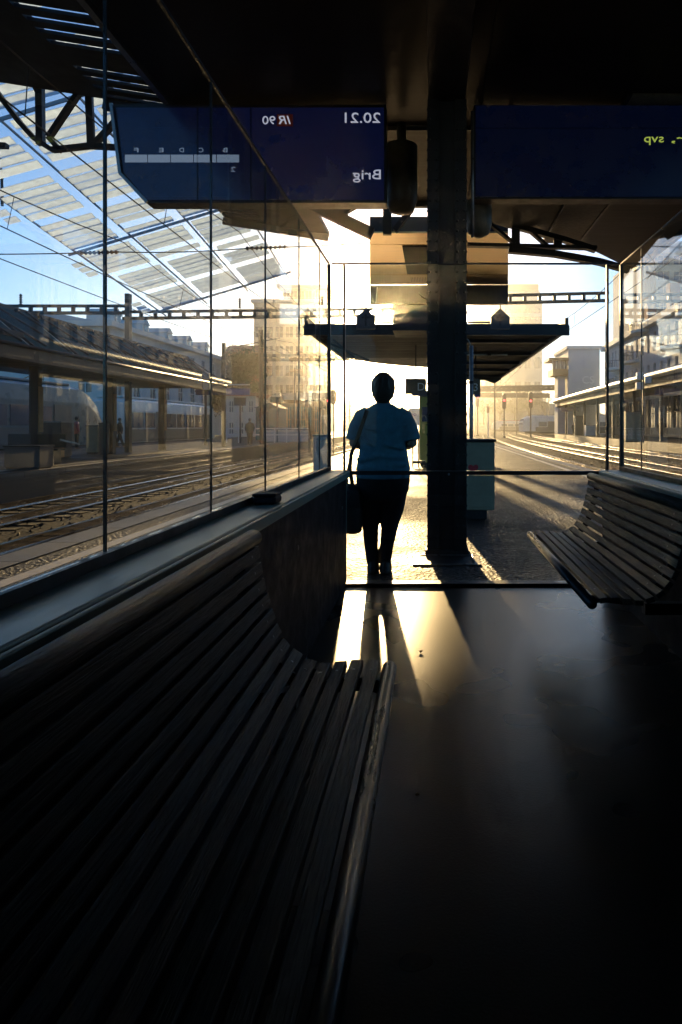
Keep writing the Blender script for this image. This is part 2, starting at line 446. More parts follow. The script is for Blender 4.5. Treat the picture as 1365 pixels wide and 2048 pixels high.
# platform across the left tracks
p2 = struct('platform_across', B().box(-22.0, -11.15, -25, 160, TRK, 0.0), 'asphalt_platform')
obj('platform_face', B().box(-11.15, -10.8, -25, 160, TRK, -0.165), 'coping', p2)
for i in range(4, 50):
    piece('coping_stone', cm, p2, (-11.15, i * 1.0, 0))
obj('coping_run', B().box(-11.15, -10.8, 50, 160, -0.164, 0.012).box(-11.15, -10.8, -25, 4, -0.164, 0.012), 'coping', p2)
obj('safety_line', B().box(-11.75, -11.6, -25, 160, 0.0, 0.004), 'white_line', p2)

# station platform on the right: its edge follows the curve and rounds off at the end
def ribbon(ys, xl, xr, z0, z1):
    b = B()
    top = [(xl(y), y, z1) for y in ys] + [(xr(y), y, z1) for y in reversed(ys)]
    b.prism([(x, y, z0) for (x, y, z) in top], (0, 0, z1 - z0)); return b
ys = [20 + 5 * i for i in range(21)]
def edge3(y): return 16.7 + bend(y) + (max(0, y - 108) ** 2 / 40.0 if y > 108 else 0)
struct('station_platform', ribbon(ys, lambda y: edge3(y) + 0.4, lambda y: 60.0, TRK, 0.0), 'asphalt_platform')
obj('platform_face', ribbon(ys, edge3, lambda y: edge3(y) + 0.4, TRK, 0.012), 'coping', bpy.data.objects['station_platform'])

def track(label, x0, yy, fn, gauge=1.5):
    t = thing('railway_track', label, 'track', (x0, yy[0], TRK), 'railway tracks through the station')
    for sx in (-gauge / 2, gauge / 2):
        b = B(); m = len(yy)
        prof = [(-0.042, 0.2), (0.042, 0.2), (0.042, 0.165), (0.012, 0.15), (0.012, 0.07), (0.07, 0.05), (-0.07, 0.05), (-0.012, 0.07), (-0.012, 0.15), (-0.036, 0.165)]
        n = len(prof); vs_ = []
        for y in yy: vs_ += [(x0 + fn(y) + sx + px, y, TRK + pz) for px, pz in prof]
        fs = [(i * n + (k + 1) % n, i * n + k, (i + 1) * n + k, (i + 1) * n + (k + 1) % n) for i in range(m - 1) for k in range(n)]
        b.add(vs_, fs + [tuple(range(n)), tuple(reversed(range((m - 1) * n, m * n)))])
        obj('rail', b, 'rail_steel', t)
    b = B(); y = yy[0] + 0.3
    while y < min(yy[-1], 110):
        x = x0 + fn(y); b.box(x - 1.25, x + 1.25, y - 0.12, y + 0.12, TRK, TRK + 0.018); y += 0.62
    obj('sleepers', b, 'sleeper_wood', t, kind='stuff')
    return t
straight = [-6 + 8 * i for i in range(28)]
curved = [4 + 6 * i for i in range(60)]
track('railway track nearest the left glass wall, beside the white safety line', -5.7, straight, lambda y: 0)
track('railway track running along the left platform with the canopy', -9.1, straight, lambda y: 0)
track('railway track right beside the sunlit platform edge, curving away', 6.1, curved, bend)
track('middle one of the three curving tracks on the right', 10.4, curved, bend)
track('curving railway track along the curved station platform on the right', 15.0, curved, bend)
track('railway track under the parked trains behind the left platform', -23.7, straight, lambda y: 0)

# low ballast shoulders and loose stones between the tracks (too many to count)
rs = random.Random(3); b = B()
for i in range(5200):
    side = rs.random()
    y = 3 + 45 * rs.random() ** 1.6
    x = rs.uniform(-10.6, -4.2) if side < 0.6 else rs.uniform(4.6, 14.0) + bend(y)
    s = rs.uniform(0.025, 0.06); z = TRK + s * 0.3; a = rs.uniform(0, 3)
    c, d = math.cos(a) * s, math.sin(a) * s
    b.add([(x + c, y + d, z - s), (x - d, y + c, z - s * .6), (x - c, y - d, z - s), (x + d, y - c, z - s * .5), (x + s * .2, y, z + s * rs.uniform(.5, 1))],
          [(0, 1, 4), (1, 2, 4), (2, 3, 4), (3, 0, 4)])
tag(obj('ballast_stones', b, 'ballast', kind='stuff'), 'loose brown ballast stones lying between the rails', 'gravel')

# ------------------------------------------------------------------ hills
def hill(name, y0, pts, depth, seed):
    rs = random.Random(seed); b = B(); vs_ = []; nx = len(pts); rows = 7
    for j in range(rows):
        t = j / (rows - 1)
        for (x, z) in pts:
            vs_.append((x * (1 + 0.12 * t), y0 + depth * t, TRK - 0.5 + (z * math.sin(t * math.pi / 2)) + (rs.uniform(-1.5, 1.5) if j else 0)))
    fs = [(j * nx + i, j * nx + i + 1, (j + 1) * nx + i + 1, (j + 1) * nx + i) for j in range(rows - 1) for i in range(nx - 1)]
    b.add(vs_, fs)
    return struct(name, b, 'terrain', smooth=True)
hill('hill', 620, [(-900 + 60 * i, 14 + 10 * math.sin(i * 0.9) + 6 * math.sin(i * 2.3 + 1)) for i in range(34)], 260, 5)
hill('wooded_slope', 330, [(18 + 9 * i, 11 + 7.5 * math.sin(0.35 * i + 0.3) + 1.2 * math.sin(i * 2.1)) for i in range(22)], 90, 8)

# ------------------------------------------------------------------ near platform roof
canopy = thing('platform_roof', 'dark roof above the waiting shelter with brownish metal soffit panels', 'roof', (0.3, 5, 4.5))
ZC = 4.5
front = [at(500, 405, 1), at(945, 430, 1), at(1100, 478, 1), at(1185, 500, 1), at(1258, 539, 1)]
def on_soffit(px, py):
    d = (ZC - CAMZ) * FPX / (VPY - py); return Vector(((px - VPX) / FPX * d, d, ZC))
fpts = [on_soffit(500, 405), on_soffit(860, 405), on_soffit(945, 430), on_soffit(1020, 452), on_soffit(1100, 478), on_soffit(1185, 500), on_soffit(1258, 539)]
XL, XR = -2.68, 4.18
fpts[0].x = XL; fpts[-1].x = XR
poly = [Vector((XL, -14, ZC + 0.03))] + [p + Vector((0, 0, 0.03)) for p in fpts] + [Vector((XR, -14, ZC + 0.03))]
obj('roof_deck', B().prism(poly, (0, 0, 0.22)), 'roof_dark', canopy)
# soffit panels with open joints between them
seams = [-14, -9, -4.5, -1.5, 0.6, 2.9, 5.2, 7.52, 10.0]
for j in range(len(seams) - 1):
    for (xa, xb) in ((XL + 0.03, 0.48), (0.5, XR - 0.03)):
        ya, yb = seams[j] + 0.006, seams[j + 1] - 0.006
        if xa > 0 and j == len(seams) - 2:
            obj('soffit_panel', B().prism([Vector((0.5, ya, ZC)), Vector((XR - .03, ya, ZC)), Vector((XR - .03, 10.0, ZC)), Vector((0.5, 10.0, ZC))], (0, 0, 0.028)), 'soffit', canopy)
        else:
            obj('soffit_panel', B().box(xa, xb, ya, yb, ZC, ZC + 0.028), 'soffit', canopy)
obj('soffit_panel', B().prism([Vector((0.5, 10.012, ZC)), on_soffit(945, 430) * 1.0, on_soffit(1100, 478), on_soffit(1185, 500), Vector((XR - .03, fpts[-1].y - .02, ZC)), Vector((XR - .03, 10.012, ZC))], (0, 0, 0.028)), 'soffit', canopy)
# frosted roof lights let into the soffit on the right
for (ya, yb) in ((10.06, 12.2), (6.75, 7.48)):
    o = obj('roof_light', B().box(1.96, 2.56, ya, yb, ZC - 0.025, ZC - 0.004), 'soffit_light', canopy)
    obj('frame', B().box(1.92, 1.957, ya - .03, yb + .03, ZC - .04, ZC - .003).box(2.563, 2.60, ya - .03, yb + .03, ZC - .04, ZC - .003), 'black_steel', o)
# light trough along the right side
lt = obj('light_trough', B().box(2.62, 2.98, 4.2, 6.72, ZC - 0.16, ZC - 0.003), 'black_steel', canopy, bevel=0.01)
obj('trough_edge', B().box(2.985, 3.0, 4.2, 6.72, ZC - 0.165, ZC - 0.14), 'grey_steel', lt)
# edge gutters
obj('gutter', B().box(XL - 0.06, XL - 0.003, -14, 10.0, ZC - 0.03, ZC + 0.25), 'grey_steel', canopy)
obj('gutter', B().box(XR + 0.003, XR + 0.08, -14, fpts[-1].y, ZC - 0.05, ZC + 0.25), 'dark_steel', canopy)
obj('fascia', B().box(XL, fpts[1].x, fpts[0].y + 0.003, fpts[0].y + 0.08, ZC - 0.06, ZC + 0.25), 'dark_steel', canopy)
# crossbeams under the roof
for y in (7.5, 2.9):
    obj('crossbeam', B().box(XL + .05, XR - .05, y - 0.012, y + 0.012, ZC - 0.05, ZC - 0.003), 'dark_steel', canopy)

obj('spine_beam', B().box(at(855, 0, 6.37).x + .01, at(934, 0, 6.37).x - .01, -13.9, 6.68, ZC - .24, ZC - .052), 'pillar_paint', canopy, bevel=.006)
# riveted column that carries it
pil = thing('pillar', 'dark riveted steel pillar standing behind the glass beside the person', 'pillar', (0.12, 6.55, 0))
PX0, PX1 = at(855, 0, 6.37).x, at(934, 0, 6.37).x
obj('shaft', B().box(PX0 + 0.03, PX1 - 0.03, 6.40, 6.70, 0.0, ZC - 0.243), 'pillar_paint', pil, bevel=0.008)
obj('flange', B().box(PX0, PX0 + 0.11, 6.37, 6.398, 0, ZC - 0.243), 'pillar_paint', pil, bevel=0.004)
obj('flange', B().box(PX1 - 0.11, PX1, 6.37, 6.398, 0, ZC - 0.243), 'pillar_paint', pil, bevel=0.004)
obj('flange', B().box(PX0, PX1, 6.702, 6.73, 0, ZC - 0.06), 'pillar_paint', pil, bevel=0.004)
b = B()
for k in range(44):
    z = 0.08 + k * 0.095
    for x in (PX0 + 0.022, PX0 + 0.088, PX1 - 0.088, PX1 - 0.022): b.ball((x, 6.37, z), 0.013, 0.012, 0.013, 8, 4)
    for x in (PX0, PX1): b.ball((x, 6.384, z), 0.009, 0.01, 0.01, 8, 4)
obj('rivets', b, 'pillar_paint', pil, smooth=True, kind='stuff')
obj('base_collar', B().box(PX0 - 0.02, PX1 + 0.02, 6.35, 6.74, 0.0, 0.05), 'pillar_paint', pil, bevel=0.01)
# capital: brackets, downpipe and lamp drum near the top
obj('downpipe', B().tube([(PX1 + 0.06, 6.5, ZC - .3), (PX1 + 0.06, 6.5, 3.0)], 0.016, 8), 'grey_steel', pil, smooth=True)
q = at(800, 402, 6.9)
dl = obj('drum_lamp', B().loft([(q.x, 7.3, 3.47, .05, .05), (q.x, 7.3, 3.50, .13, .13), (q.x, 7.3, 3.62, .17, .17), (q.x, 7.3, 4.2, .17, .17), (q.x, 7.3, 4.22, .05, .05), (q.x, 7.3, ZC - .06, .05, .05)], 18), 'black_steel', pil, smooth=True)
q = at(963, 445, 6.9)
obj('drum_lamp', B().loft([(q.x, 7.3, 3.22, .04, .04), (q.x, 7.3, 3.26, .11, .11), (q.x, 7.3, 3.36, .14, .14), (q.x, 7.3, 3.6, .14, .14), (q.x, 7.3, 3.62, .05, .05), (q.x, 7.3, ZC - .06, .05, .05)], 18), 'sign_bronze', pil, smooth=True)

hatch = thing('floor_hatch', 'flat metal frame let into the platform in front of the pillar', 'hatch', (0.1, 6.1, 0))
hx0, hx1, hy0, hy1 = at(827, 0, 6.1).x, at(960, 0, 6.1).x, 5.88, 6.34
obj('cover_plate', B().box(hx0 + .06, hx1 - .06, hy0 + .03, hy1 - .03, 0.0, 0.006), 'dark_steel', hatch)
obj('frame_bar', B().box(hx0, hx0 + .057, hy0, hy1, 0, 0.012), 'hatch_metal', hatch, bevel=.002)
obj('frame_bar', B().box(hx1 - .057, hx1, hy0, hy1, 0, 0.012), 'hatch_metal', hatch, bevel=.002)
obj('frame_bar', B().box(hx0 + .06, hx1 - .06, hy0, hy0 + .027, 0, 0.012), 'hatch_metal', hatch, bevel=.002)
obj('frame_bar', B().box(hx0 + .06, hx1 - .06, hy1 - .027, hy1, 0, 0.012), 'hatch_metal', hatch, bevel=.002)

# roof truss seen at the front end of the roof (plane of the truss at 11.3 m)
tr = thing('roof_truss', 'brown lattice truss at the front end of the shelter roof, right above the sunlit-coloured soffit', 'truss', (0, 11.3, 4.2))
def member(name, par, p, q, w, d, y2=None, t=0.14, m='soffit'):
    a = at(p[0], p[1], d); c = at(q[0], q[1], y2 or d); W = w / FPX * d
    return obj(name, B().bar(a, c, t, W, up=(0, 0, 1)), m, par)
D = 11.3
for (p, q, w) in (((598, 398), (745, 468), 22), ((688, 400), (688, 436), 9), ((775, 400), (775, 470), 9), ((688, 425), (735, 398), 9), ((790, 462), (822, 420), 10),
                  ((688, 436), (660, 404), 8), ((935, 425), (1040, 455), 10), ((1040, 455), (1130, 480), 10), ((1130, 480), (1192, 500), 10), ((1032, 450), (1032, 490), 4), ((960, 432), (1030, 488), 5),
                  ((960, 440), (960, 470), 4), ((1060, 462), (1095, 492), 5), ((1116, 476), (1116, 494), 4), ((935, 490), (1192, 496), 7)):
    member('truss_member', tr, p, q, w, D)
member('arched_tie', tr, (1018, 500), (1110, 508), 12, D); member('arched_tie', tr, (1110, 508), (1200, 524), 12, D); member('arched_tie', tr, (1200, 524), (1258, 540), 12, D)

# neck of the roof past the pillar: soffit coloured as if sunlit, widening towards the next roof, with a black end fascia
neck = thing('roof_neck', 'metal soffit box coloured sunlit gold with black end board hanging behind the pillar', 'roof', (0.1, 13.5, 4.5))
n0, n1, n2, n3 = on_soffit(740, 466), on_soffit(1017, 466), on_soffit(1017, 569), on_soffit(740, 569)
obj('deck', B().prism([p + Vector((0, 0, .03)) for p in (n0, n1, n2, n3)], (0, 0, .25)), 'roof_dark', neck)
def strip(y0, y1):
    a0, a1, c0, c1 = on_soffit(740, y0), on_soffit(1017, y0), on_soffit(740, y1), on_soffit(1017, y1)
    return B().prism([a0, a1, c1, c0], (0, 0, .028))
for (y0, y1) in ((466, 488.5), (489.2, 549), (549.8, 569)):
    obj('soffit_panel', strip(y0, y1), 'soffit_sun_gold', neck)
a, c, e, f_ = on_soffit(805, 491), on_soffit(872, 491), on_soffit(872, 547), on_soffit(815, 547)
obj('dark_inset', B().prism([p + Vector((0, 0, -.008)) for p in (a, c, e, f_)], (0, 0, -.01)), 'canopy_wood', neck)
b = B()
for k in range(14):
    p = on_soffit(823 + k * 3.2, 558); b.box(p.x - .006, p.x + .006, p.y - .18, p.y + .22, ZC - .02, ZC - .003)
obj('vent_slots', b, 'black_steel', neck, kind='stuff')
yn = n2.y + 0.02
fz = CAMZ + (VPY - 608) / FPX * yn
obj('end_board', B().box(n3.x, n2.x, yn, yn + .12, fz, ZC - .005), 'roof_dark', neck)
obj('conduit', B().tube([at(755, 574, yn - .02), at(752, 606, yn - .02)], .012, 6), 'grey_steel', neck)
obj('conduit', B().tube([at(838, 585, yn - .02), at(845, 594, yn - .02), at(856, 598, yn - .02)], .014, 6), 'grey_steel', neck)

# ------------------------------------------------------------------ far platform roof
fr = thing('far_platform_roof', 'long dark boarded canopy over the platform beyond the pillar', 'roof', (0, 30, 4.2))
ZB = 4.2
def ob(px, d): return Vector(((px - VPX) / FPX * d, d, ZB))
L0, L1 = -3.78, 3.95
# right wing runs on to 41 m, left wing end shaped to set where its shade falls
deckR = [Vector((0.0, 20.6, ZB)), Vector((L1, 20.6, ZB)), Vector((L1, 41, ZB)), Vector((0.0, 43, ZB))]
deckL = [Vector((L0, 20.6, ZB)), Vector((-0.01, 20.6, ZB)), Vector((-0.01, 35.3, ZB)), Vector((-1.0, 34.7, ZB)), Vector((-2.2, 33.5, ZB)), Vector((-3.1, 32.3, ZB)), Vector((L0, 30.0, ZB))]
obj('deck', B().prism([p + Vector((0, 0, .04)) for p in deckR], (0, 0, .06)), 'roof_dark', fr)
obj('deck', B().prism([p + Vector((0, 0, .04)) for p in deckL], (0, 0, .06)), 'roof_dark', fr)
y = 20.62; k = 0
while y < 40.6:
    w = 0.42
    obj('soffit_board', B().box(0.01, L1 - .01, y, y + w - .03, ZB - .004 * (k % 3), ZB + .037), 'canopy_wood', fr)
    if y < 29.5: obj('soffit_board', B().box(L0 + .01, -0.02, y, y + w - .03, ZB - .004 * ((k + 1) % 3), ZB + .037), 'canopy_wood', fr)
    y += w; k += 1
for y in (23.4, 27.5, 31.5, 35.5, 39.5):
    obj('rafter', B().box(0.02, L1 - .02, y - .06, y + .06, ZB - .14, ZB - .016), 'dark_steel', fr)
obj('edge_beam', B().box(L1 + .003, L1 + .12, 20.6, 41, ZB - .12, ZB + .28), 'dark_steel', fr)
obj('edge_beam', B().box(L0 - .12, L0 - .003, 20.6, 30.0, ZB - .12, ZB + .28), 'dark_steel', fr)
obj('front_board', B().box(L0 - .12, L1 + .12, 20.45, 20.595, ZB - .26, ZB + .04), 'roof_dark', fr)
obj('end_board', B().prism([(L1 + .12, 41.0, ZB + .3), (L1 + .12, 41.0, ZB - .15), (L1 - .3, 41.0, ZB - .42), (L1 - .9, 41.0, ZB - .2), (0.2, 42.6, ZB - .1), (0.2, 42.6, ZB + .3)], (0, .15, 0)), 'sign_bronze', fr)
obj('lamp_tube', B().tube([(0.9, 25.5, ZB - .32), (2.0, 25.5, ZB - .32)], .03, 8).tube([(2.15, 25.5, ZB - .32), (2.75, 25.5, ZB - .32)], .03, 8), 'sign_white', fr, smooth=True)
obj('duct', B().box(at(786, 0, 19).x, at(858, 0, 19).x, 18.9, 20.4, CAMZ + (VPY - 662) / FPX * 19, CAMZ + (VPY - 606) / FPX * 19), 'roof_dark', fr)
for y in (23.0, 31.0, 39.0):
    obj('post', B().box(-.16, .16, y - .16, y + .16, 0, ZB - .02), 'pillar_paint', fr, bevel=.01)
for (x0, x1, y) in ((-3.6, -2.2, 23.2), (-3.3, -2.6, 22.4)):
    obj('lattice_tie', B().bar((x0, y, ZB - .15), (x1, y, ZB - .75), .06), 'dark_steel', fr)

# house-shaped signal boards hung in front of it
for i, (px, lab) in enumerate(((732, 'house-shaped dark board with a cross mark, left of the pillar'), (1001, 'house-shaped dark board with a cross mark, right of the pillar'))):
    d = 18.0; c = at(px, 638, d); s = d / FPX
    t = thing('pentagon_board', lab, 'sign', (c.x, d, c.z - 19 * s), 'house-shaped boards under the roof')
    pts = [(c.x - 19 * s, d, c.z - 20 * s), (c.x + 19 * s, d, c.z - 20 * s), (c.x + 19 * s, d, c.z + 4 * s), (c.x, d, c.z + 22 * s), (c.x - 19 * s, d, c.z + 4 * s)]
    obj('board', B().prism(pts, (0, .05, 0)), 'sign_dark', t, bevel=.006)
    obj('mark', B().box(c.x - 2.2 * s, c.x + 2.2 * s, d - .006, d - .001, c.z - 14 * s, c.z + 10 * s).box(c.x - 8 * s, c.x - 2.4 * s, d - .006, d - .001, c.z + 1 * s, c.z + 5 * s).box(c.x + 2.4 * s, c.x + 8 * s, d - .006, d - .001, c.z + 1 * s, c.z + 5 * s), 'black_steel', t)
    e = at(783 if i == 0 else 936, 644, d)
    obj('arm', B().bar((c.x + (.26 if i == 0 else -.26), d + .06, e.z), (e.x, d + .06, e.z), .05), 'black_steel', t)
    obj('hanger', B().bar((c.x, d + .08, c.z), (c.x, d + .08, ZC + .3), .04), 'black_steel', t)
# ------------------------------------------------------------------ waiting shelter (glass screens on a low wall)
YF = 5.15                       # plane of the front glass
GXL, GXR = -0.79, 1.415         # planes of the side glass
ZS, ZT = 0.87, 2.42             # sill and top of the glass
joints = [-0.75, 0.05, 0.85, 1.64, 2.42, 3.20, 4.00, 4.72]
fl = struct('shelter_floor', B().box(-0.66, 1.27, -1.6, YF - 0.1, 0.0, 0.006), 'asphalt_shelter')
sh = thing('glass_shelter', 'platform waiting shelter with frameless glass walls on a low dark wall', 'shelter', (0.3, 2.5, 0))
# low walls and sills
def lowwall(sx, name):
    s = -1 if sx < 0 else 1
    xi = -0.66 if s < 0 else 1.27
    w = obj('wall_panel', B().box(xi, xi + s * 0.10, -1.6, YF, 0.0, ZS - 0.03), 'panel_navy', sh, bevel=.003)
    for y in (3.3, 4.9, 1.7):
        z = 0.615
        obj('bolt', B().tube([(xi - s * 0.001, y, z), (xi - s * .006, y, z)], .012, 12), 'grey_steel', w)
    obj('sill', B().box(xi - s * 0.015, xi + s * 0.145, -1.6, YF + .02, ZS - 0.028, ZS), 'sill_metal', sh, bevel=.006)
    obj('sill_nose', B().box(xi - s * 0.030, xi - s * 0.017, -1.6, YF, ZS - 0.05, ZS - .006), 'sill_metal', sh, bevel=.004)
    obj('glazing_channel', B().box(GXL - .014, GXL + .014, -1.6, YF, ZS + .001, ZS + .028) if s < 0 else B().box(GXR - .014, GXR + .014, -1.6, YF, ZS + .001, ZS + .028), 'black_steel', sh)
    obj('outer_wall', B().box(xi + s * .103, xi + s * .25, -1.6, YF + .02, 0.0, ZS - .12), 'panel_navy', sh)
    obj('drip_edge', B().box(xi + s * .15, xi + s * .26, -1.6, YF + .02, ZS - .115, ZS - .09), 'grey_steel', sh)
lowwall(-1, 'left'); lowwall(1, 'right')
def side_glass(x, ys_):
    for i in range(len(ys_) - 1):
        obj('glass_pane', B().box(x - .003, x + .003, ys_[i] + .004, ys_[i + 1] - .004, ZS + .029, ZT), 'glass', sh)
    for y in ys_[1:-1]:
        obj('glazing_joint', B().box(x - .0035, x + .0035, y - .0035, y + .0035, ZS + .029, ZT), 'black_steel', sh)
side_glass(GXL, joints[2:] + [YF - .02])
side_glass(GXR, [3.1, 3.86, 4.65, YF - .02])
for x in (GXL, GXR):
    obj('top_rail', B().box(x - .006, x + .006, -1.6, YF, ZT + .002, ZT + .012), 'dark_steel', sh)
# unseen rear wall added behind the viewer to block light
obj('rear_shade_wall', B().box(GXL - .1, GXR + .1, -1.72, -1.603, 0.0, ZT + .03), 'panel_navy', sh)
# unseen side walls and roof added to darken the inside of the shelter
obj('side_shade_wall', B().box(GXL - .012, GXL + .012, -1.6, .848, ZS + .03, ZT), 'panel_navy', sh)
obj('side_shade_wall', B().box(GXR - .012, GXR + .012, -1.6, 3.094, ZS + .03, ZT), 'panel_navy', sh)
obj('shade_roof', B().box(GXL - .1, GXR + .1, -1.72, 1.9, ZT + .035, ZT + .12), 'panel_navy', sh)
# front screen
obj('corner_post', B().box(GXL - .012, GXL + .012, YF - .015, YF + .015, ZS + .001, ZT), 'black_steel', sh)
obj('corner_post', B().box(GXR - .012, GXR + .016, YF - .015, YF + .015, ZS + .001, ZT), 'black_steel', sh)
obj('post', B().box(-.682, -.668, YF - .02, YF + .02, 0.006, ZT), 'black_steel', sh)
obj('post', B().box(1.30, 1.316, YF - .02, YF + .02, ZS + .002, ZT), 'black_steel', sh)
obj('edge_strip', B().box(-.6665, -.659, YF - .018, YF + .012, 0.03, ZS - .04), 'sill_metal', sh)
obj('transom', B().box(-.665, 1.27, YF - .022, YF + .022, .835, .865), 'black_steel', sh, bevel=.003)
obj('threshold', B().box(-.665, 1.27, YF - .06, YF + .05, 0.004, .028), 'black_steel', sh, bevel=.003)
obj('top_rail', B().box(GXL + .02, GXR - .02, YF - .009, YF + .009, ZT + .002, ZT + .014), 'dark_steel', sh)
obj('glass_pane', B().box(-.664, 1.295, YF - .005, YF + .005, .867, ZT), 'glass', sh)
obj('glass_pane', B().box(-.664, 1.262, YF - .005, YF + .005, .030, .833), 'glass', sh)
obj('glass_pane', B().box(GXL + .013, -.684, YF - .005, YF + .005, ZS + .03, ZT), 'glass', sh)
obj('glass_pane', B().box(1.318, GXR - .014, YF - .005, YF + .005, ZS + .03, ZT), 'glass', sh)
obj('handle_stub', B().tube([(at(898, 0, YF).x, YF - .022, .842), (at(898, 0, YF).x, YF - .05, .842)], .008, 10), 'grey_steel', sh)

# ------------------------------------------------------------------ slatted benches
PROF = [(-.138, .462), (-.2, .476), (-.27, .471), (-.335, .463), (-.385, .474), (-.43, .502), (-.468, .545), (-.497, .605), (-.518, .675), (-.534, .745), (-.548, .82), (-.556, .862)]
def arc(prof, n):
    """n equally spaced points with unit tangents along the profile"""
    P = [Vector((x, z)) for x, z in prof]; seg = [(P[i + 1] - P[i]).length for i in range(len(P) - 1)]; tot = sum(seg); out = []
    for k in range(n):
        s = tot * k / (n - 1); i = 0
        while i < len(seg) - 1 and s > seg[i]: s -= seg[i]; i += 1
        t0 = (P[i + 1] - P[i]).normalized(); c = P[i] + t0 * s
        prv = (P[i] - P[i - 1]).normalized() if i > 0 else t0
        nxt = (P[min(i + 2, len(P) - 1)] - P[i + 1]).normalized() if i + 2 < len(P) else t0
        f = s / seg[i]; t = (t0 * 2 + prv * (1 - f) + nxt * f).normalized(); out.append((c, t))
    return out
def bench(label, y0, y1, mx):
    """mx maps the profile's x to the world"""
    t = thing('slatted_bench', label, 'bench', (mx(-.34), (y0 + y1) / 2, 0), 'slatted benches in the glass shelter')
    A = arc(PROF, 15); rs = random.Random(int(y0 * 100) + 5)
    for k, (c, tan) in enumerate(A):
        nrm = Vector((tan.y, -tan.x)) if tan.y * 1 >= 0 else Vector((-tan.y, tan.x))
        if nrm.y < 0 and abs(tan.x) > abs(tan.y): nrm = -nrm
        if abs(tan.y) >= abs(tan.x) and nrm.x < 0: nrm = -nrm
        if k == 0:
            continue
        w, h = .0185, .0115
        if k == len(A) - 1: continue
        e0, e1 = rs.uniform(-.004, .004), rs.uniform(-.004, .004)
        cs = [c - tan * w - nrm * h, c + tan * w - nrm * h, c + tan * w + nrm * h, c - tan * w + nrm * h]
        b = B().prism([Vector((mx(p.x), y0 + e0, p.y)) for p in cs], (0, y1 - y0 + e1, 0))
        sl_ = obj('slat', b, 'bench_wood', t, bevel=.0035)
        for y in (y0 + .16, y1 - .09):
            s0 = c + nrm * (h - .0005); s1 = c + nrm * (h + .0012)
            obj('screw', B().tube([(mx(s0.x), y, s0.y), (mx(s1.x), y, s1.y)], .0042, 8), 'grey_steel', sl_)
    c = A[0][0]; obj('front_tube', B().tube([(mx(c.x + .002), y0, c.y - .004), (mx(c.x + .002), y1, c.y - .004)], .022, 16), 'bench_tube', t, smooth=True)
    c = A[-1][0]; obj('top_rail', B().tube([(mx(c.x), y0, c.y - .003), (mx(c.x), y1, c.y - .003)], [(.024, .028)] * 2, 16), 'bench_tube' if False else 'bench_wood', t, smooth=True)
    # steel ribs under the slats, tied back to the wall
    for y in (y0 + .16, y1 - .09):
        pts = [(c - (Vector((tan.y, -tan.x)) if False else Vector((0, 0)))) for c, tan in A]
        b = B(); low = []
        for c, tan in A:
            n_ = Vector((-tan.y, tan.x));  n_ = n_ if n_.x * 0.3 + n_.y < 0 or (abs(tan.y) > .7 and n_.x < 0) else -n_
            low.append((c + n_ * .013, c + n_ * .05))
        for i in range(len(low) - 1):
            q = [low[i][0], low[i + 1][0], low[i + 1][1], low[i][1]]
            b.prism([Vector((mx(p.x), y - .006, p.y)) for p in q], (0, .012, 0))
        r = obj('rib', b, 'black_steel', t)
        b = B().bar((mx(-.40), y, .40), (mx(-.655), y, .40), .05, .05)
        obj('support', b, 'black_steel', t)
    return t
bench('dark slatted wooden bench with rounded metal front edge along the left glass wall', -0.35, 2.10, lambda x: x)
bench('slatted wooden bench under the right glass wall, facing the left one', 2.85, 4.70, lambda x: .525 - x)

# small dark case left on the left sill
cs = thing('small_case', 'small dark blue case lying on the left window sill above the bench end', 'case', (-.70, 3.1, ZS))
c0 = at(535, 1012, 2.85)
cx = -.715; d_ = (cx) * FPX / (535 - VPX)
obj('shell', B().box(cx - .05, cx + .05, d_ - .06, d_ + .06, ZS + .001, ZS + .034), 'panel_navy', cs, bevel=.01)
obj('lid', B().box(cx - .051, cx + .051, d_ - .061, d_ + .061, ZS + .0345, ZS + .046), 'panel_navy', cs, bevel=.008)

# ------------------------------------------------------------------ reflections of display boards, built as solid boards under the roof
DB = 6.9
db = thing('reflected_departure_board', 'solid-built reflection of a dark navy departure board with mirror-reversed white lettering, left of the pillar', 'display', (-1.9, DB, 3.47), 'reflected blue display boards under the roof')
P = lambda px, py: at(px, py, DB)
outline = [P(218, 206), P(772, 206), P(772, 404), P(290, 404), P(236, 346)]
obj('housing', B().prism([p + Vector((0, .03, 0)) for p in outline], (0, .2, 0)), 'black_steel', db)
scr = [P(232, 214), P(768, 214), P(768, 399), P(294, 399), P(247, 344)]
sc_ = obj('screen', B().prism([p + Vector((0, .012, 0)) for p in scr], (0, .017, 0)), 'screen_blue', db)
for (p, q) in ((P(218, 206), P(236, 346)), (P(236, 346), P(290, 404))):
    obj('frame_edge', B().bar(p + Vector((.02, .01, 0)), q + Vector((.02, .01, 0)), .03, .03), 'grey_steel', db)
obj('panel_joint', B().box(P(501, 0).x, P(503, 0).x, DB + .004, DB + .011, P(0, 399).z, P(0, 214).z), 'black_steel', sc_)
obj('panel_joint', B().box(P(394, 0).x, P(396, 0).x, DB + .004, DB + .011, P(0, 399).z, P(0, 214).z), 'black_steel', sc_)
def glyphs(name, text, px0, px1, base, h, m, mirror=True, shear=0, par=db):
    """letters fitted between two places, capital height h pixels"""
    s = DB / FPX; o = lettering(name, text, h * s / .72, P(px0, base) + Vector((0, .004, 0)), m, par, mirror=mirror, shear=shear, depth=.003)
    me = o.data; off = P(px0, base) - origin(par); xs = [v.co.x for v in me.vertices]; w = max(xs) - off.x; k = ((px1 - px0) * s) / w
    for v in me.vertices: v.co.x = off.x + (v.co.x - off.x) * k
    return o
glyphs('time_text', '20.21', 690, 761, 245, 21, 'glyph_white')
glyphs('line_number_text', '90', 525, 551, 248, 17, 'glyph_white')
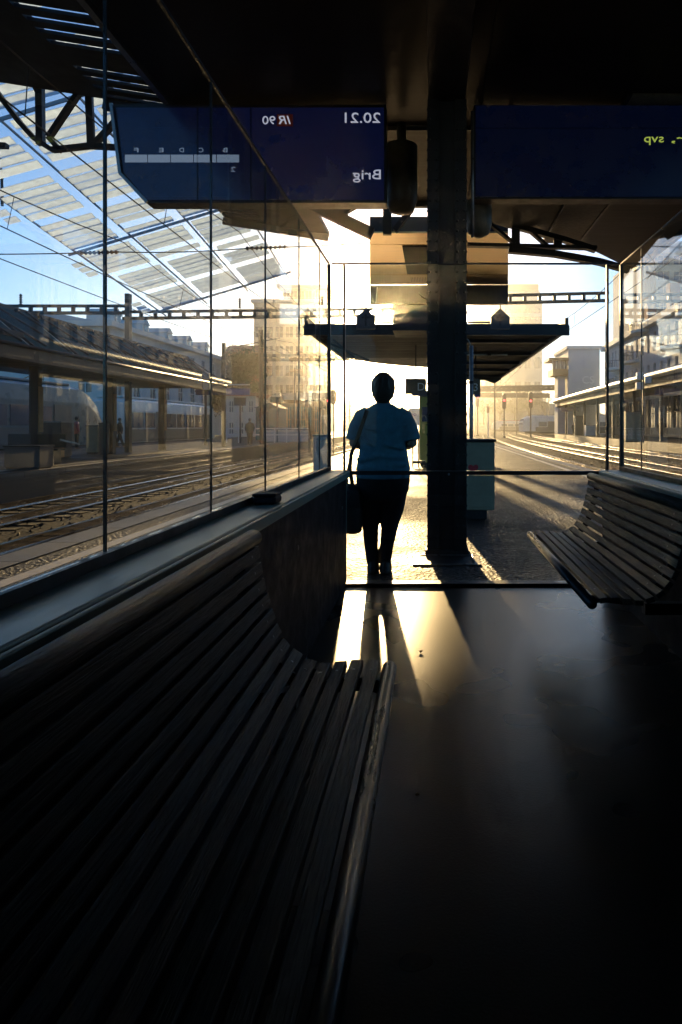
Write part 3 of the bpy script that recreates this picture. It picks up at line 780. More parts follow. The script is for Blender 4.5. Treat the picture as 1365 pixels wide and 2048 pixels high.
obj('line_badge', B().box(P(554, 0).x, P(586, 0).x, DB + .004, DB + .0115, P(0, 252).z, P(0, 228).z), 'glyph_red', db)
glyphs('line_text', 'IR', 558, 582, 248, 17, 'glyph_white', shear=.25).location.y -= .006
glyphs('destination_text', 'Brig', 706, 762, 358, 20, 'glyph_white')
# coach diagram: a row of coaches with sector letters above
for k in range(5):
    x0 = 250 + k * 46; obj('coach_symbol', B().box(P(x0, 0).x, P(x0 + 44, 0).x, DB + .004, DB + .0115, P(0, 324).z, P(0, 309).z), 'glyph_dim', db)
for ch, x in (('F', 268), ('E', 318), ('D', 359), ('C', 398), ('B', 446)):
    glyphs('sector_letter', ch, x, x + 9, 304, 9, 'glyph_dim')
glyphs('sector_letter', '2', 462, 471, 343, 10, 'glyph_dim')
for x in (-2.4, -1.0):
    obj('hanger', B().bar((x, DB + .13, P(0, 206).z), (x, DB + .13, ZC - .004), .05), 'black_steel', db)
obj('bracket', B().bar((-3.1, DB + .13, P(0, 206).z + .02), (-2.6, DB + .13, P(0, 206).z + .02), .05), 'black_steel', db)

d2 = thing('reflected_notice_board', 'solid-built reflection of a dim blue notice board with green mirror-reversed words at the right edge', 'display', (1.5, DB, 3.5), 'reflected blue display boards under the roof')
obj('housing', B().box(P(948, 0).x, P(1480, 0).x, DB + .03, DB + .2, P(0, 396).z, P(0, 208).z), 'dark_steel', d2)
s2 = obj('screen', B().box(P(952, 0).x, P(1476, 0).x, DB + .012, DB + .029, P(0, 392).z, P(0, 256).z), 'screen_blue_dim', d2)
obj('header_strip', B().box(P(952, 0).x, P(1476, 0).x, DB + .010, DB + .029, P(0, 253.5).z, P(0, 210).z), 'screen_blue_dim', d2)
glyphs('notice_text', 'svp', 1289, 1328, 284, 17, 'glyph_lime', par=d2)
glyphs('notice_text', 'r,', 1344, 1372, 284, 15, 'glyph_lime', par=d2)
for x in (0.8, 2.2):
    obj('hanger', B().bar((x, DB + .13, P(0, 208).z), (x, DB + .13, ZC - .004), .05), 'black_steel', d2)

# ------------------------------------------------------------------ things on the platform past the glass
cb = thing('service_cabinet', 'grey-green metal cabinet with a red heart sticker right behind the pillar', 'cabinet', (.55, 9.0, 0))
cx0, cx1, cy0 = .22, at(990, 0, 8.8).x, 8.8
obj('body', B().box(cx0, cx1, cy0, cy0 + .5, .12, 1.0), 'cabinet_grey', cb, bevel=.012)
obj('door', B().box(cx0 + .03, cx1 - .035, cy0 - .014, cy0 - .001, .16, .95), 'cabinet_grey', cb, bevel=.004)
obj('top_cap', B().box(cx0 - .02, cx1 + .02, cy0 - .03, cy0 + .53, 1.002, 1.035), 'dark_steel', cb, bevel=.006)
obj('plinth', B().box(cx0 + .06, cx1 - .10, cy0 + .05, cy0 + .45, 0.0, .118), 'dark_steel', cb)
hh = at(947, 937, cy0 - .02); b = B(); pts = []
for k in range(24):
    a = 2 * math.pi * k / 24; pts.append((hh.x + .0042 * 16 * math.sin(a) ** 3, cy0 - .018, hh.z + .0042 * (13 * math.cos(a) - 5 * math.cos(2 * a) - 2 * math.cos(3 * a) - math.cos(4 * a))))
obj('heart_sticker', B().prism(pts, (0, .003, 0)), 'sticker_red', cb)
obj('lock', B().tube([(cx1 - .08, cy0 - .02, .62), (cx1 - .08, cy0 - .035, .62)], .014, 10), 'grey_steel', cb)

pl = thing('steel_post', 'slim silver post with a hook on top just right of the pillar', 'post', at(943, 870, 12).to_tuple()[:2] + (0,))
px_ = at(943, 0, 12).x
obj('tube', B().tube([(px_, 12, 0), (px_, 12, 2.62)], .034, 12), 'grey_steel', pl, smooth=True)
obj('hook', B().tube([(px_, 12, 2.60), (px_ - .05, 12, 2.72), (px_ - .12, 12, 2.76)], .012, 8), 'grey_steel', pl, smooth=True)
obj('foot_plate', B().box(px_ - .1, px_ + .1, 11.9, 12.1, 0, .012), 'grey_steel', pl)
obj('clamp', B().tube([(px_, 12, 1.95), (px_, 12, 2.0)], .045, 12), 'dark_steel', pl)

def sector_sign(letter, px0, px1, py0, py1, d, lab, tpx, foot=None):
    a, c = at(px0, py0, d), at(px1, py1, d)
    t = thing('sector_sign', lab, 'sign', ((a.x + c.x) / 2, d, c.z), 'hanging sector letter signs')
    obj('box', B().box(a.x, c.x, d, d + .16, c.z, a.z), 'sign_bronze', t, bevel=.008)
    s = d / FPX
    lettering('letter', letter, 20 * s / .72 * .8, at(tpx, py1 - 7, d) + Vector((0, -.004, 0)), 'sign_white', t, depth=.003)
    obj('blue_strip', B().box(a.x + (c.x - a.x) * .3, c.x, d + .01, d + .15, c.z - 4 * s, c.z - .003), 'sign_blue', t)
    obj('hanger', B().bar(((a.x + c.x) / 2, d + .08, a.z), ((a.x + c.x) / 2, d + .08, ZB - .0), .04), 'dark_steel', t)
sector_sign('D', 811, 853, 757, 788, 25.0, 'hanging bronze sector sign with a letter D left of the pillar', 836)
sector_sign('3', 944, 961, 757, 789, 25.6, 'small hanging sector sign with a 3 just right of the pillar', 948)

om = thing('ticket_machine', 'tall olive-yellow machine partly hidden behind the left side of the pillar', 'machine', (-.3, 21.2, 0))
ox0 = at(839, 0, 21).x
obj('body', B().box(ox0, ox0 + .62, 21, 21.6, .08, 2.12), 'machine_olive', om, bevel=.02)
obj('plinth', B().box(ox0 + .03, ox0 + .59, 21.03, 21.57, 0, .078), 'black_steel', om)
obj('screen', B().box(ox0 + .08, ox0 + .5, 20.985, 20.999, 1.35, 1.8), 'screen_blue_dim', om)
obj('header', B().box(ox0 - .01, ox0 + .63, 20.98, 21.61, 2.123, 2.3), 'sign_dark', om, bevel=.01)
ln = thing('leaning_rail', 'thin tubular steel leaning rail between the person and the olive machine', 'rail', (-.6, 20, 0))
la, lb = at(826, 0, 20).x, at(852, 0, 20).x
obj('hoop', B().tube([(la, 20, 0), (la, 20, .9), (la + .05, 20, .95), (la + .13, 20, .95), (la + .17, 20, .9), (la + .17, 20, 0)], .016, 8), 'dark_steel', ln, smooth=True)
obj('seat_bar', B().box(la, lb, 19.9, 20.1, .12, .2), 'dark_steel', ln, bevel=.01)
obj('leg', B().box(lb - .05, lb, 19.95, 20.05, 0, .119), 'dark_steel', ln)

po = thing('white_sign_board', 'white board with blue letters po beyond the person on the right', 'sign', (at(832, 0, 42).x, 42, 0))
w0, w1, wz0, wz1 = at(818, 0, 42).x, at(846, 0, 42).x, at(0, 851, 42).z, at(0, 816, 42).z
obj('panel', B().box(w0, w1, 42, 42.1, wz0, wz1), 'sign_white', po, bevel=.01)
lettering('lettering', 'po', .36, (at(822, 0, 42).x, 41.99, at(0, 832, 42).z), 'sign_blue', po, depth=.004)
for x in (w0 + .08, w1 - .08): obj('leg', B().box(x - .03, x + .03, 42.02, 42.08, 0, wz0), 'grey_steel', po)

# a few dry leaves and scraps blown onto the shelter floor
lb_ = B(); n = 7
leafpts = [(math.cos(2 * math.pi * k / n) * (1 if k % 2 else .55), math.sin(2 * math.pi * k / n) * .6 * (1 if k % 2 else .6), .22 * math.sin(k * 2.1)) for k in range(n)]
lb_.prism(leafpts, (0, 0, .06))
lm = mesh_of('fallen_leaf', lb_, 'dry_leaf')
spots = [(842, 1305, .016, 'curled dry leaf on the sunlit floor right of the bench front'), (990, 1248, .010, 'tiny dry leaf on the floor below the pillar'),
         (1246, 1352, .016, 'dry leaf in the dark below the right bench, nearest its leg'), (1290, 1330, .012, 'dry leaf under the right bench close to the wall'),
         (835, 1592, .012, 'dry leaf on the dark floor low in the picture'), (1345, 1385, .016, 'dry leaf at the right edge of the floor'), (1155, 1364, .01, 'small pale scrap on the floor left of the leaves')]
for i, (px, py, s, lab) in enumerate(spots):
    d = (CAMZ - .006) * FPX / (py - VPY); p = at(px, py, d)
    o = bpy.data.objects.new('fallen_leaf', lm); col.objects.link(o); o.location = (p.x, p.y, .008 + s * .25); o.scale = (s, s, s); o.rotation_euler = (.2, .1, i * 1.3)
    tag(o, lab, 'leaf', 'dry leaves on the shelter floor')

# ------------------------------------------------------------------ the person, seen from behind
PXc, PYc = -.415, 5.60
def off(p): return Vector((p[0] + PXc, p[1] + PYc, p[2]))
pe = thing('person', 'person in blue T-shirt and dark trousers standing behind the glass, seen from behind', 'person', (PXc, PYc, 0))
b = B()
S = lambda rows: [(PXc + cx_, PYc + cy_, z, rx, ry) for (cx_, cy_, z, rx, ry) in rows]
b.loft(S([(0, 0, .66, .17, .12), (0, 0, .75, .205, .145), (0, .0, .84, .205, .145), (0, 0, .95, .185, .13), (0, 0, 1.05, .175, .125), (0, 0, 1.18, .185, .125), (0, 0, 1.28, .18, .11), (0, 0, 1.345, .12, .085), (0, .0, 1.38, .062, .06), (0, .01, 1.44, .055, .058)]), 24)
b.ball(off((0, .025, 1.522)), .082, .098, .112, 20, 14)
b.ball(off((0, .075, 1.46)), .05, .045, .045)
b.tube([off((0, .118, 1.54)), off((0, .138, 1.505)), off((0, .12, 1.495))], [.012, .017, .012], 8)
for s in (-1, 1):
    b.ball(off((s * .085, .02, 1.515)), .012, .024, .034)
    b.tube([off((s * .165, 0, 1.315)), off((s * .215, -.01, 1.20)), off((s * .238, -.02, 1.06)), off((s * .20, .12, 1.04)), off((s * .12, .23, 1.08))], [.055, .05, .042, .038, .027], 12)
    b.ball(off((s * .095, .262, 1.09)), .035, .04, .022)
    for k in range(4):
        f0 = off((s * (.085 - .0), .285, 1.105 - k * .017)); f1 = off((s * .055, .305 - k * .003, 1.108 - k * .018)); f2 = off((s * .025, .29 - k * .004, 1.104 - k * .018))
        b.tube([f0, f1, f2], [.0105, .0095, .008], 8)
    b.tube([off((s * .10, .25, 1.105)), off((s * .075, .255, 1.13)), off((s * .05, .27, 1.138))], [.012, .011, .009], 8)
# legs inside the trousers
for (hx, kx, ax) in ((-.10, -.10, -.085), (.085, .05, .012)):
    b.tube([off((hx, 0, .74)), off((kx, .01, .42)), off((ax, -.01, .09)), off((ax, .0, .04))], [.095, .062, .04, .04], 12)
body = bake(obj('body', b, 'skin', pe), .0085, 6)
b = B()
b.loft(S([(.0, 0, .775, .220, .166), (0, 0, .80, .224, .168), (0, 0, .86, .222, .166), (0, 0, .95, .204, .155), (0, 0, 1.05, .190, .146), (0, 0, 1.15, .194, .144), (0, 0, 1.25, .198, .132), (0, 0, 1.31, .178, .113), (0, 0, 1.355, .120, .09), (0, 0, 1.388, .075, .070)]), 28)
for s in (-1, 1):
    b.tube([off((s * .12, 0, 1.30)), off((s * .175, -.0, 1.272)), off((s * .216, -.01, 1.18)), off((s * .238, -.018, 1.085))], [.068, .071, .069, .072], 16)
# soft folds across the back
for (x0, z0, x1, z1, r) in ((-.2, .93, .1, .99, .024), (-.15, .98, .19, .94, .02), (-.2, .86, .2, .90, .022), (-.05, 1.08, .18, 1.02, .018), (-.19, 1.12, -.02, 1.02, .018), (-.18, 1.20, .02, 1.15, .014), (.19, 1.22, .03, 1.13, .014), (-.12, .82, .16, .84, .02)):
    b.tube([off((x0, -.112, z0)), off(((x0 + x1) / 2, -.152, (z0 + z1) / 2)), off((x1, -.112, z1))], r, 8)
for x in (-.16, -.08, .03, .11, .18): b.tube([off((x, -.155 + abs(x) * .25, .79)), off((x * .96, -.150 + abs(x) * .25, .90))], [.016, .006], 8)
bake(obj('t_shirt', b, 'shirt', pe), .009, 4)
b = B()
b.loft(S([(-.01, 0, .60, .185, .125), (-.005, 0, .68, .215, .15), (0, 0, .76, .222, .16), (0, 0, .82, .215, .155), (0, 0, .86, .205, .145)]), 26)
b.tube([off((-.105, 0, .70)), off((-.105, .01, .52)), off((-.105, .01, .40)), off((-.103, -.015, .25)), off((-.088, -.005, .075))], [.118, .090, .069, .055, .047], 16)
b.tube([off((.088, 0, .70)), off((.075, .01, .52)), off((.055, .01, .40)), off((.035, -.015, .25)), off((.015, -.005, .075))], [.118, .094, .072, .058, .047], 16)
bake(obj('trousers', b, 'trousers', pe), .010, 6)
for x in (-.085, .018):
    b = B(); b.loft(S([(x, .05, .0, .050, .140), (x, .05, .03, .052, .145), (x, .04, .06, .049, .115), (x, .01, .10, .046, .066), (x, 0, .125, .042, .052)]), 18)
    bake(obj('shoe', b, 'leather_black', pe), .008, 4)
b = B(); b.ball(off((0, .006, 1.538)), .094, .106, .112, 24, 16); b.ball(off((0, -.035, 1.485)), .080, .066, .085, 20, 12); b.ball(off((0, -.04, 1.43)), .058, .04, .05)
for k in range(120):
    a = R(170 + 200 * random.random()); z = 1.40 + .17 * random.random(); q = math.sqrt(max(0.05, 1 - ((z - 1.535) / .125) ** 2))
    e = Vector((math.cos(a), math.sin(a), 0)); c0 = off((0, 0, z)) + Vector((e.x * .088 * q, e.y * .098 * q, 0))
    b.tube([c0 + Vector((0, 0, .03)), c0 + e * .007, c0 + e * .004 - Vector((0, 0, .035))], [.006, .008, .0045], 6)
bake(obj('hair', b, 'hair', pe), .0055, 2)

bagt = thing('shoulder_bag', 'black shoulder bag hanging at the left hip of the person', 'bag', (PXc - .26, PYc - .05, .34))
b = B(); bx = PXc - .262
b.loft([(bx + .02, PYc - .04, .335, .06, .10), (bx, PYc - .04, .36, .095, .14), (bx, PYc - .04, .50, .105, .15), (bx + .005, PYc - .04, .64, .095, .14), (bx + .01, PYc - .04, .71, .07, .11), (bx + .01, PYc - .04, .735, .03, .07)], 20)
bake(obj('bag_body', b, 'leather_black', bagt), .012, 6)
obj('flap', B().prism([(bx - .085, PYc - .19, .55), (bx + .09, PYc - .19, .55), (bx + .08, PYc - .165, .69), (bx - .07, PYc - .165, .69)], (0, .012, 0)), 'leather_black', bagt, bevel=.004)
obj('strap', B().tube([(bx + .02, PYc - .06, .71), (PXc - .262, PYc - .10, .86), (PXc - .245, PYc - .14, .98), (PXc - .19, PYc - .15, 1.12), (PXc - .12, PYc - .12, 1.33)], [(.016, .005)] * 5, 8), 'leather_black', bagt, smooth=True)
obj('strap', B().tube([(bx - .03, PYc - .02, .71), (bx - .035, PYc - .02, .80), (bx - .01, PYc - .03, .90)], [(.010, .004)] * 3, 8), 'leather_black', bagt, smooth=True)
# ------------------------------------------------------------------ reflection of a glazed shed roof, built solid over the left tracks
gr = thing('reflected_shed_roof', 'solid-built reflection of a shed roof of white slatted glass panes high over the left tracks', 'roof', (-9, 20, 7))
SL = math.atan2(1.2, 4.0)
bm_ = mesh_of('glass_slat', B().box(-.74, .74, -.125, .125, -.006, .006), 'pane_white')
small = mesh_of('glass_slat', B().box(-.17, .17, -.125, .125, -.006, .006), 'pane_white')
FALL = 0.115                                                # the roof falls gently away along the tracks
def roof_z(x, y=18.0): return CAMZ + 5.75 + (x + 11.0) * 0.30 - (y - 18.0) * FALL
rs = random.Random(21)
for r_ in range(9):
    y0 = 8.6 + r_ * 2.15
    for c_, xc in enumerate((-10.25, -8.55, -6.85)):
        for k in range(5):
            if rs.random() < .05: continue
            y = y0 + k * .355 + rs.uniform(-.02, .02); x = xc + .12 * math.sin(r_)
            piece('glass_slat', bm_, gr, (x, y, roof_z(x, y)), (R(-17) + rs.uniform(-.05, .05), -SL, R(3)))
        if c_ == 0 and r_ % 2 == 0:
            for k in range(3):
                y = y0 + .4 + k * .43; piece('glass_slat', small, gr, (xc - 1.15, y, roof_z(xc - 1.15, y)), (R(-17), -SL, R(3)))
for xc in (-11.1, -9.4, -7.7, -6.0):
    obj('purlin', B().bar((xc, 7.5, roof_z(xc, 7.5) + .05), (xc, 28.3, roof_z(xc, 28.3) + .05), .03, .05), 'plaster_blue', gr)
for r_ in range(0, 10, 3):
    y = 8.4 + r_ * 2.15
    obj('rafter', B().bar((-11.4, y, roof_z(-11.4, y) + .1), (-5.8, y, roof_z(-5.8, y) + .1), .04, .08), 'plaster_blue', gr)

# ------------------------------------------------------------------ dark train-shed roof and truss at upper left
ds = thing('dark_shed_roof', 'black boarded shed roof with slit skylights at the upper left', 'roof', (-6, 9, 7))
def dz(x): return 6.80 + (-(x) - 4.8) * 0.16
def sl(x0, x1, y0, y1, t=.12): return B().prism([(x0, y0, dz(x0)), (x1, y0, dz(x1)), (x1, y1, dz(x1)), (x0, y1, dz(x0))], (0, 0, t))
obj('deck', sl(-13, -5.75, 2.0, 12.0), 'roof_dark', ds)
obj('deck', sl(-4.62, -2.9, 2.0, 19.0), 'roof_dark', ds)
y = 2.0; k = 0
while y < 18.6:                                            # boards with groups of open slits between them
    grp = k % 4
    w = .62 if grp == 0 else .17
    obj('roof_board', sl(-5.75, -4.62, y, y + w, .05), 'roof_dark', ds)
    y += w + .13; k += 1
for y in (6.0, 12.0, 18.8):
    obj('edge_beam', B().bar((-5.8, y, dz(-5.8) - .1), (-2.9, y, dz(-2.9) - .1), .1, .18), 'black_steel', ds)
tt = thing('shed_truss', 'black curved lattice truss hanging below the dark roof at the upper left', 'truss', (-6, 12, 6))
def tm(name, p, q, w): return obj(name, B().bar(at(p[0], p[1], 12.05), at(q[0], q[1], 12.05), .12, w / FPX * 12), 'black_steel', tt)
tm('top_chord', (-90, 120), (105, 152), 26); tm('top_chord', (105, 152), (262, 202), 22); tm('top_chord', (262, 202), (420, 262), 18)
tm('strut', (80, 150), (82, 290), 13); tm('strut', (178, 175), (183, 290), 9)
tm('diagonal', (170, 168), (98, 275), 9); tm('diagonal', (190, 288), (258, 215), 9); tm('diagonal', (72, 170), (92, 148), 8); tm('diagonal', (60, 150), (78, 185), 10)
for (p, q) in (((-20, 165), (40, 245)), ((40, 245), (70, 278)), ((70, 278), (105, 300)), ((105, 300), (180, 292)), ((180, 292), (250, 296)), ((98, 275), (122, 302)), ((-20, 290), (15, 292))):
    tm('bottom_chord', p, q, 9)

# ------------------------------------------------------------------ overhead line
def insulator(name, parent, p, q, r=.06, n=9):
    p, q = Vector(p), Vector(q); b = B(); L_ = (q - p); m = n * 4
    pts = []; rad = []
    for i in range(m + 1):
        pts.append(p + L_ * i / m); rad.append(r if i % 4 in (1, 2) else r * .45)
    return obj(name, b.tube(pts, rad, 8), 'insulator', parent, smooth=False)
def wire(b, p, q, sag, r=.017, n=10):
    p, q = Vector(p), Vector(q)
    b.tube([p.lerp(q, i / n) - Vector((0, 0, sag * 4 * (i / n) * (1 - i / n))) for i in range(n + 1)], r, 4)
cat_ = 'overhead lines above the tracks'
for (x, lab, zc, zm) in ((-5.7, 'overhead contact wire with droppers above the nearest left track', 5.6, 6.9), (-9.1, 'overhead contact wire with droppers above the second left track', 5.5, 6.6),
                         (6.1, 'overhead contact wire above the nearest right track', 5.6, 6.8)):
    t = thing('overhead_line', lab, 'wire', (x, 4, zc), cat_)
    fn = bend if x > 0 else (lambda y: 0.0)
    spans = [(-6, 20), (20, 44), (44, 70), (70, 98)] if x < 0 else [(14, 40), (40, 66), (66, 98)]
    b = B(); b2 = B(); b3 = B()
    for i, (a, c) in enumerate(spans):
        zz = .25 if i % 2 else -.25
        wire(b, (x + fn(a) - zz, a, zc), (x + fn(c) + zz, c, zc), .03, .016)
        wire(b2, (x + fn(a), a, zm), (x + fn(c), c, zm), .65, .016)
        n = 5
        for k in range(1, n):
            f = k / n; y = a + (c - a) * f; xx = x + fn(y) * 1; zt = zm - .65 * 4 * f * (1 - f)
            b3.tube([(xx - zz * (1 - 2 * f) * 1, y, zc - .03 * 4 * f * (1 - f)), (xx, y, zt)], .009, 4)
    obj('contact_wire', b, 'wire', t); obj('messenger_wire', b2, 'wire', t); obj('droppers', b3, 'wire', t, kind='stuff')
t = thing('feeder_wire', 'single thin feeder wire running down over the left platform', 'wire', (-12, 4, 6), cat_)
b = B(); wire(b, (-13.4, 4, 6.6), (-12.4, 60, 6.9), .5); obj('conductor', b, 'wire', t)

sp = thing('cross_span_wire', 'horizontal span wire with two ribbed insulators crossing the sky above the left tracks', 'wire', at(350, 505, 20).to_tuple(), None)
b = B(); wire(b, at(-120, 508, 20), at(160, 506, 20), .02); wire(b, at(238, 504, 20), at(492, 497, 20), .05); wire(b, at(576, 494, 20), at(760, 484, 20), .02)
obj('conductor', b, 'wire', sp)
insulator('insulator', sp, at(160, 506, 20), at(238, 504, 20)); insulator('insulator', sp, at(492, 497, 20), at(576, 494, 20))
obj('clamp', B().tube([at(690, 440, 20), at(691, 482, 20), at(684, 489, 20)], .015, 6), 'wire', sp)
obj('clamp', B().tube([at(0, 290, 20), at(3, 340, 20)], .03, 6).tube([at(4, 350, 20), at(5, 412, 20)], .045, 6), 'insulator', sp)
obj('stay', B().tube([at(560, 400, 20), at(688, 560, 20)], .008, 4).tube([at(690, 430, 20), at(590, 565, 20)], .008, 4), 'wire', sp)

def gantry(lab, segs, d, masts, insul, group='catenary gantries across the tracks', post=.09, pitch=28):
    """ladder beam: two chords with uprights; segs in picture pixels at distance d"""
    a = at(segs[0][0], segs[0][1], d)
    t = thing('catenary_gantry', lab, 'gantry', (a.x, d, 0), group)
    s = d / FPX
    for (x0, yt0, x1, yt1, h) in segs:
        p, q = at(x0, yt0, d), at(x1, yt1, d); dz_ = Vector((0, 0, -h * s))
        obj('chord', B().bar(p, q, .14, 5.5 * s), 'black_steel', t); obj('chord', B().bar(p + dz_, q + dz_, .14, 6 * s), 'black_steel', t)
        n = max(2, int((x1 - x0) / pitch))
        me = mesh_of('upright', B().box(-3.2 * s, 3.2 * s, -.06, .06, -h * s / 2 + 2.2 * s, h * s / 2 - 2.2 * s), 'black_steel')
        for k in range(n):
            c = p.lerp(q, (k + .3) / n) + dz_ / 2; piece('upright', me, t, c)
    for (px, py0, w) in masts:
        p = at(px, py0, d); obj('mast', B().box(p.x - w * s / 2, p.x + w * s / 2, d - .15, d + .15, TRK, p.z), 'black_steel', t)
    for (px, y0, y1) in insul:
        insulator('insulator', t, at(px, y1, d), at(px, y0, d), r=3.4 * s, n=5)
    return t
gantry('long ladder-like gantry beam over the left tracks with insulators on top', [(-60, 612, 252, 612, 14), (246, 624, 786, 618, 13)], 32.0, [(257, 588, 9)], [(42, 588, 610), (480, 596, 617), (645, 592, 616)])
gantry('ladder gantry beam right of the pillar in front of the pale building', [(1012, 591, 1218, 586, 15), (1240, 590, 1420, 588, 14)], 30.0, [], [])
gantry('farther thin gantry beam left of the sun glow', [(520, 711, 800, 709, 9)], 62.0, [(521, 660, 5)], [], pitch=16)
gantry('small distant gantry over the curving tracks on the right', [(945, 775, 1125, 772, 6)], 150.0, [(946, 775, 2), (1034, 772, 2), (1130, 768, 2)], [], pitch=10)
gantry('farthest gantry low over the curving tracks on the right', [(950, 788, 1100, 789, 4)], 190.0, [(952, 788, 1.5), (1098, 788, 1.5)], [], pitch=9)
ml = thing('overhead_line_mast', 'slim grey mast with insulator arms left of the sun glow', 'mast', at(524, 900, 46).to_tuple()[:2] + (0,), 'line masts')
q = at(524, 0, 46); obj('mast_tube', B().tube([(q.x, 46, TRK), (q.x, 46, at(0, 660, 46).z)], [.16, .1], 8), 'dark_steel', ml)
obj('arm', B().bar(at(490, 690, 46), at(560, 676, 46), .06), 'dark_steel', ml); insulator('insulator', ml, at(500, 688, 46), at(480, 692, 46))
obj('transformer', B().tube([at(524, 695, 45.7), at(524, 679, 45.7)], .2, 10), 'dark_steel', ml)
ml = thing('overhead_line_mast', 'dark mast at the end of the left platform canopy', 'mast', at(448, 900, 40).to_tuple()[:2] + (0,), 'line masts')
q = at(448, 0, 40); obj('mast_tube', B().box(q.x - .1, q.x + .1, 39.9, 40.1, 0, at(0, 686, 40).z), 'dark_steel', ml)
obj('arm', B().bar(at(448, 694, 40), at(505, 700, 40), .05), 'dark_steel', ml)
ml = thing('overhead_line_mast', 'thin distant mast right of the far canopy tip', 'mast', at(990, 860, 110).to_tuple()[:2] + (0,), 'line masts')
q = at(990, 0, 110); obj('mast_tube', B().tube([(q.x, 110, TRK), (q.x, 110, at(0, 766, 110).z)], [.16, .1], 8), 'dark_steel', ml)
obj('arm', B().bar(at(990, 776, 110), at(1004, 774, 110), .08), 'dark_steel', ml)

# ------------------------------------------------------------------ signals
def signal(lab, px, ytop, ybot, ybase, d, w, lampy):
    p = at(px, ybase, d); s = d / FPX
    t = thing('railway_signal', lab, 'signal', (p.x, d, p.z), 'red railway signals over the curving tracks')
    a, c = at(px, ytop, d), at(px, ybot, d)
    obj('head', B().prism([(p.x - w * s, d, c.z + 3 * s), (p.x - w * .6 * s, d, c.z), (p.x + w * .6 * s, d, c.z), (p.x + w * s, d, c.z + 3 * s), (p.x + w * s, d, a.z - 3 * s), (p.x + w * .5 * s, d, a.z), (p.x - w * .5 * s, d, a.z), (p.x - w * s, d, a.z - 3 * s)], (0, .25, 0)), 'black_steel', t)
    l = at(px, lampy, d); r_ = w * .55 * s
    obj('lamp', B().tube([(l.x, d - .02, l.z), (l.x, d - .001, l.z)], r_, 12), 'lamp_red', t)
    obj('hood', B().tube([(l.x, d - .3, l.z + r_ * .4), (l.x, d - .002, l.z + r_ * .4)], [r_ * 1.15, r_ * 1.3], 10, caps=False), 'black_steel', t)
    obj('post', B().tube([(p.x, d + .1, p.z), (p.x, d + .1, c.z)], 1.3 * s, 8), 'dark_steel', t)
    obj('base', B().box(p.x - 3 * s, p.x + 3 * s, d - .2, d + .4, p.z, p.z + 3 * s), 'cabinet_grey', t)
def ybase(d): return VPY + (CAMZ - TRK) * FPX / d
signal('red signal nearest the pillar, small and half hidden by the silver post', 956, 788, 814, ybase(140), 140, 3, 796)
signal('middle red signal on a post between the curving rails', 1009, 786, 818, ybase(118), 118, 4, 801)
signal('right-hand red signal on a post in front of the distant train', 1062, 784, 816, ybase(118), 118, 4, 802)
t = thing('dark_signal', 'unlit brown signal hanging left of the person in the glare', 'signal', at(667, 860, 45).to_tuple())
p = at(667, 800, 45); s = 45 / FPX
obj('head', B().prism([(p.x - 6 * s, 45, p.z), (p.x - 3 * s, 45, p.z - 8 * s), (p.x + 3 * s, 45, p.z - 8 * s), (p.x + 6 * s, 45, p.z), (p.x + 6 * s, 45, p.z + 16 * s), (p.x + 3 * s, 45, p.z + 20 * s), (p.x - 3 * s, 45, p.z + 20 * s), (p.x - 6 * s, 45, p.z + 16 * s)], (0, .25, 0)), 'orange_tone', t)
obj('hood', B().tube([(p.x, 44.75, p.z + 9 * s), (p.x, 44.99, p.z + 9 * s)], 3.4 * s, 10, caps=False), 'black_steel', t)
obj('post', B().tube([(p.x, 45.1, TRK), (p.x, 45.1, p.z - 8 * s)], .04, 8), 'dark_steel', t)
t = thing('dark_signal', 'small unlit signal on a white post low right of the silver post', 'signal', at(977, 860, 125).to_tuple())
p = at(977, 820, 125); s = 125 / FPX
obj('head', B().prism([(p.x - 3.4 * s, 125, p.z - 6 * s), (p.x + 2 * s, 125, p.z - 6 * s), (p.x + 3 * s, 125, p.z + 6 * s), (p.x - 2.6 * s, 125, p.z + 7 * s)], (0, .2, 0)), 'brick_red', t)
obj('post', B().tube([(p.x, 125.1, TRK), (p.x, 125.1, p.z - 6 * s)], .12, 8), 'sign_white', t)

# ------------------------------------------------------------------ left platform canopy
lc = thing('left_platform_canopy', 'long canopy with teal glass awning and slanting rods on the left platform', 'canopy', (-13, 22, 0))
Y0, Y1 = 10.0, 37.5
obj('edge_beam', B().box(-11.62, -11.42, Y0, Y1, 3.02, 3.42), 'dark_steel', lc, bevel=.02)
obj('gutter', B().tube([(-11.40, Y0, 3.44), (-11.40, Y1, 3.44)], .06, 8), 'dark_steel', lc, smooth=True)
obj('soffit', B().box(-16.4, -11.63, Y0, Y1, 3.30, 3.40), 'roof_dark', lc)
y = Y0; nrod = 0
while y < Y1 - .1:
    ya, yb = y + .02, min(y + 2.45, Y1)
    obj('awning_pane', B().prism([(-11.7, ya, 3.46), (-11.7, yb, 3.46), (-13.45, yb, 4.92), (-13.45, ya, 4.92)], (-.02, 0, .025)), 'awning_teal', lc)
    obj('glazing_bar', B().bar((-11.66, y, 3.50), (-13.43, y, 4.98), .06, .06), 'dark_steel', lc)
    for k in range(2):
        yr = y + .3 + k * 1.2
        r = obj('tie_rod', B().tube([(-13.15, yr, 4.86), (-11.55, yr + 1.35, 3.60)], .035, 6), 'black_steel', lc)
        obj('rod_end', B().ball((-13.15, yr, 4.86), .075, n=8, m=5), 'black_steel', r)
    y += 2.5
obj('ridge_beam', B().box(-13.7, -13.46, Y0, Y1, 4.82, 5.04), 'dark_steel', lc)
for y in (12.5, 18.4, 24.0, 29.6, 35.2):
    obj('post', B().box(-14.15, -13.85, y - .15, y + .15, 0, 4.8), 'dark_steel', lc, bevel=.01)
    obj('post_band', B().box(-13.84, -13.80, y - .12, y + .12, 1.0, 2.6), 'orange_tone', lc)
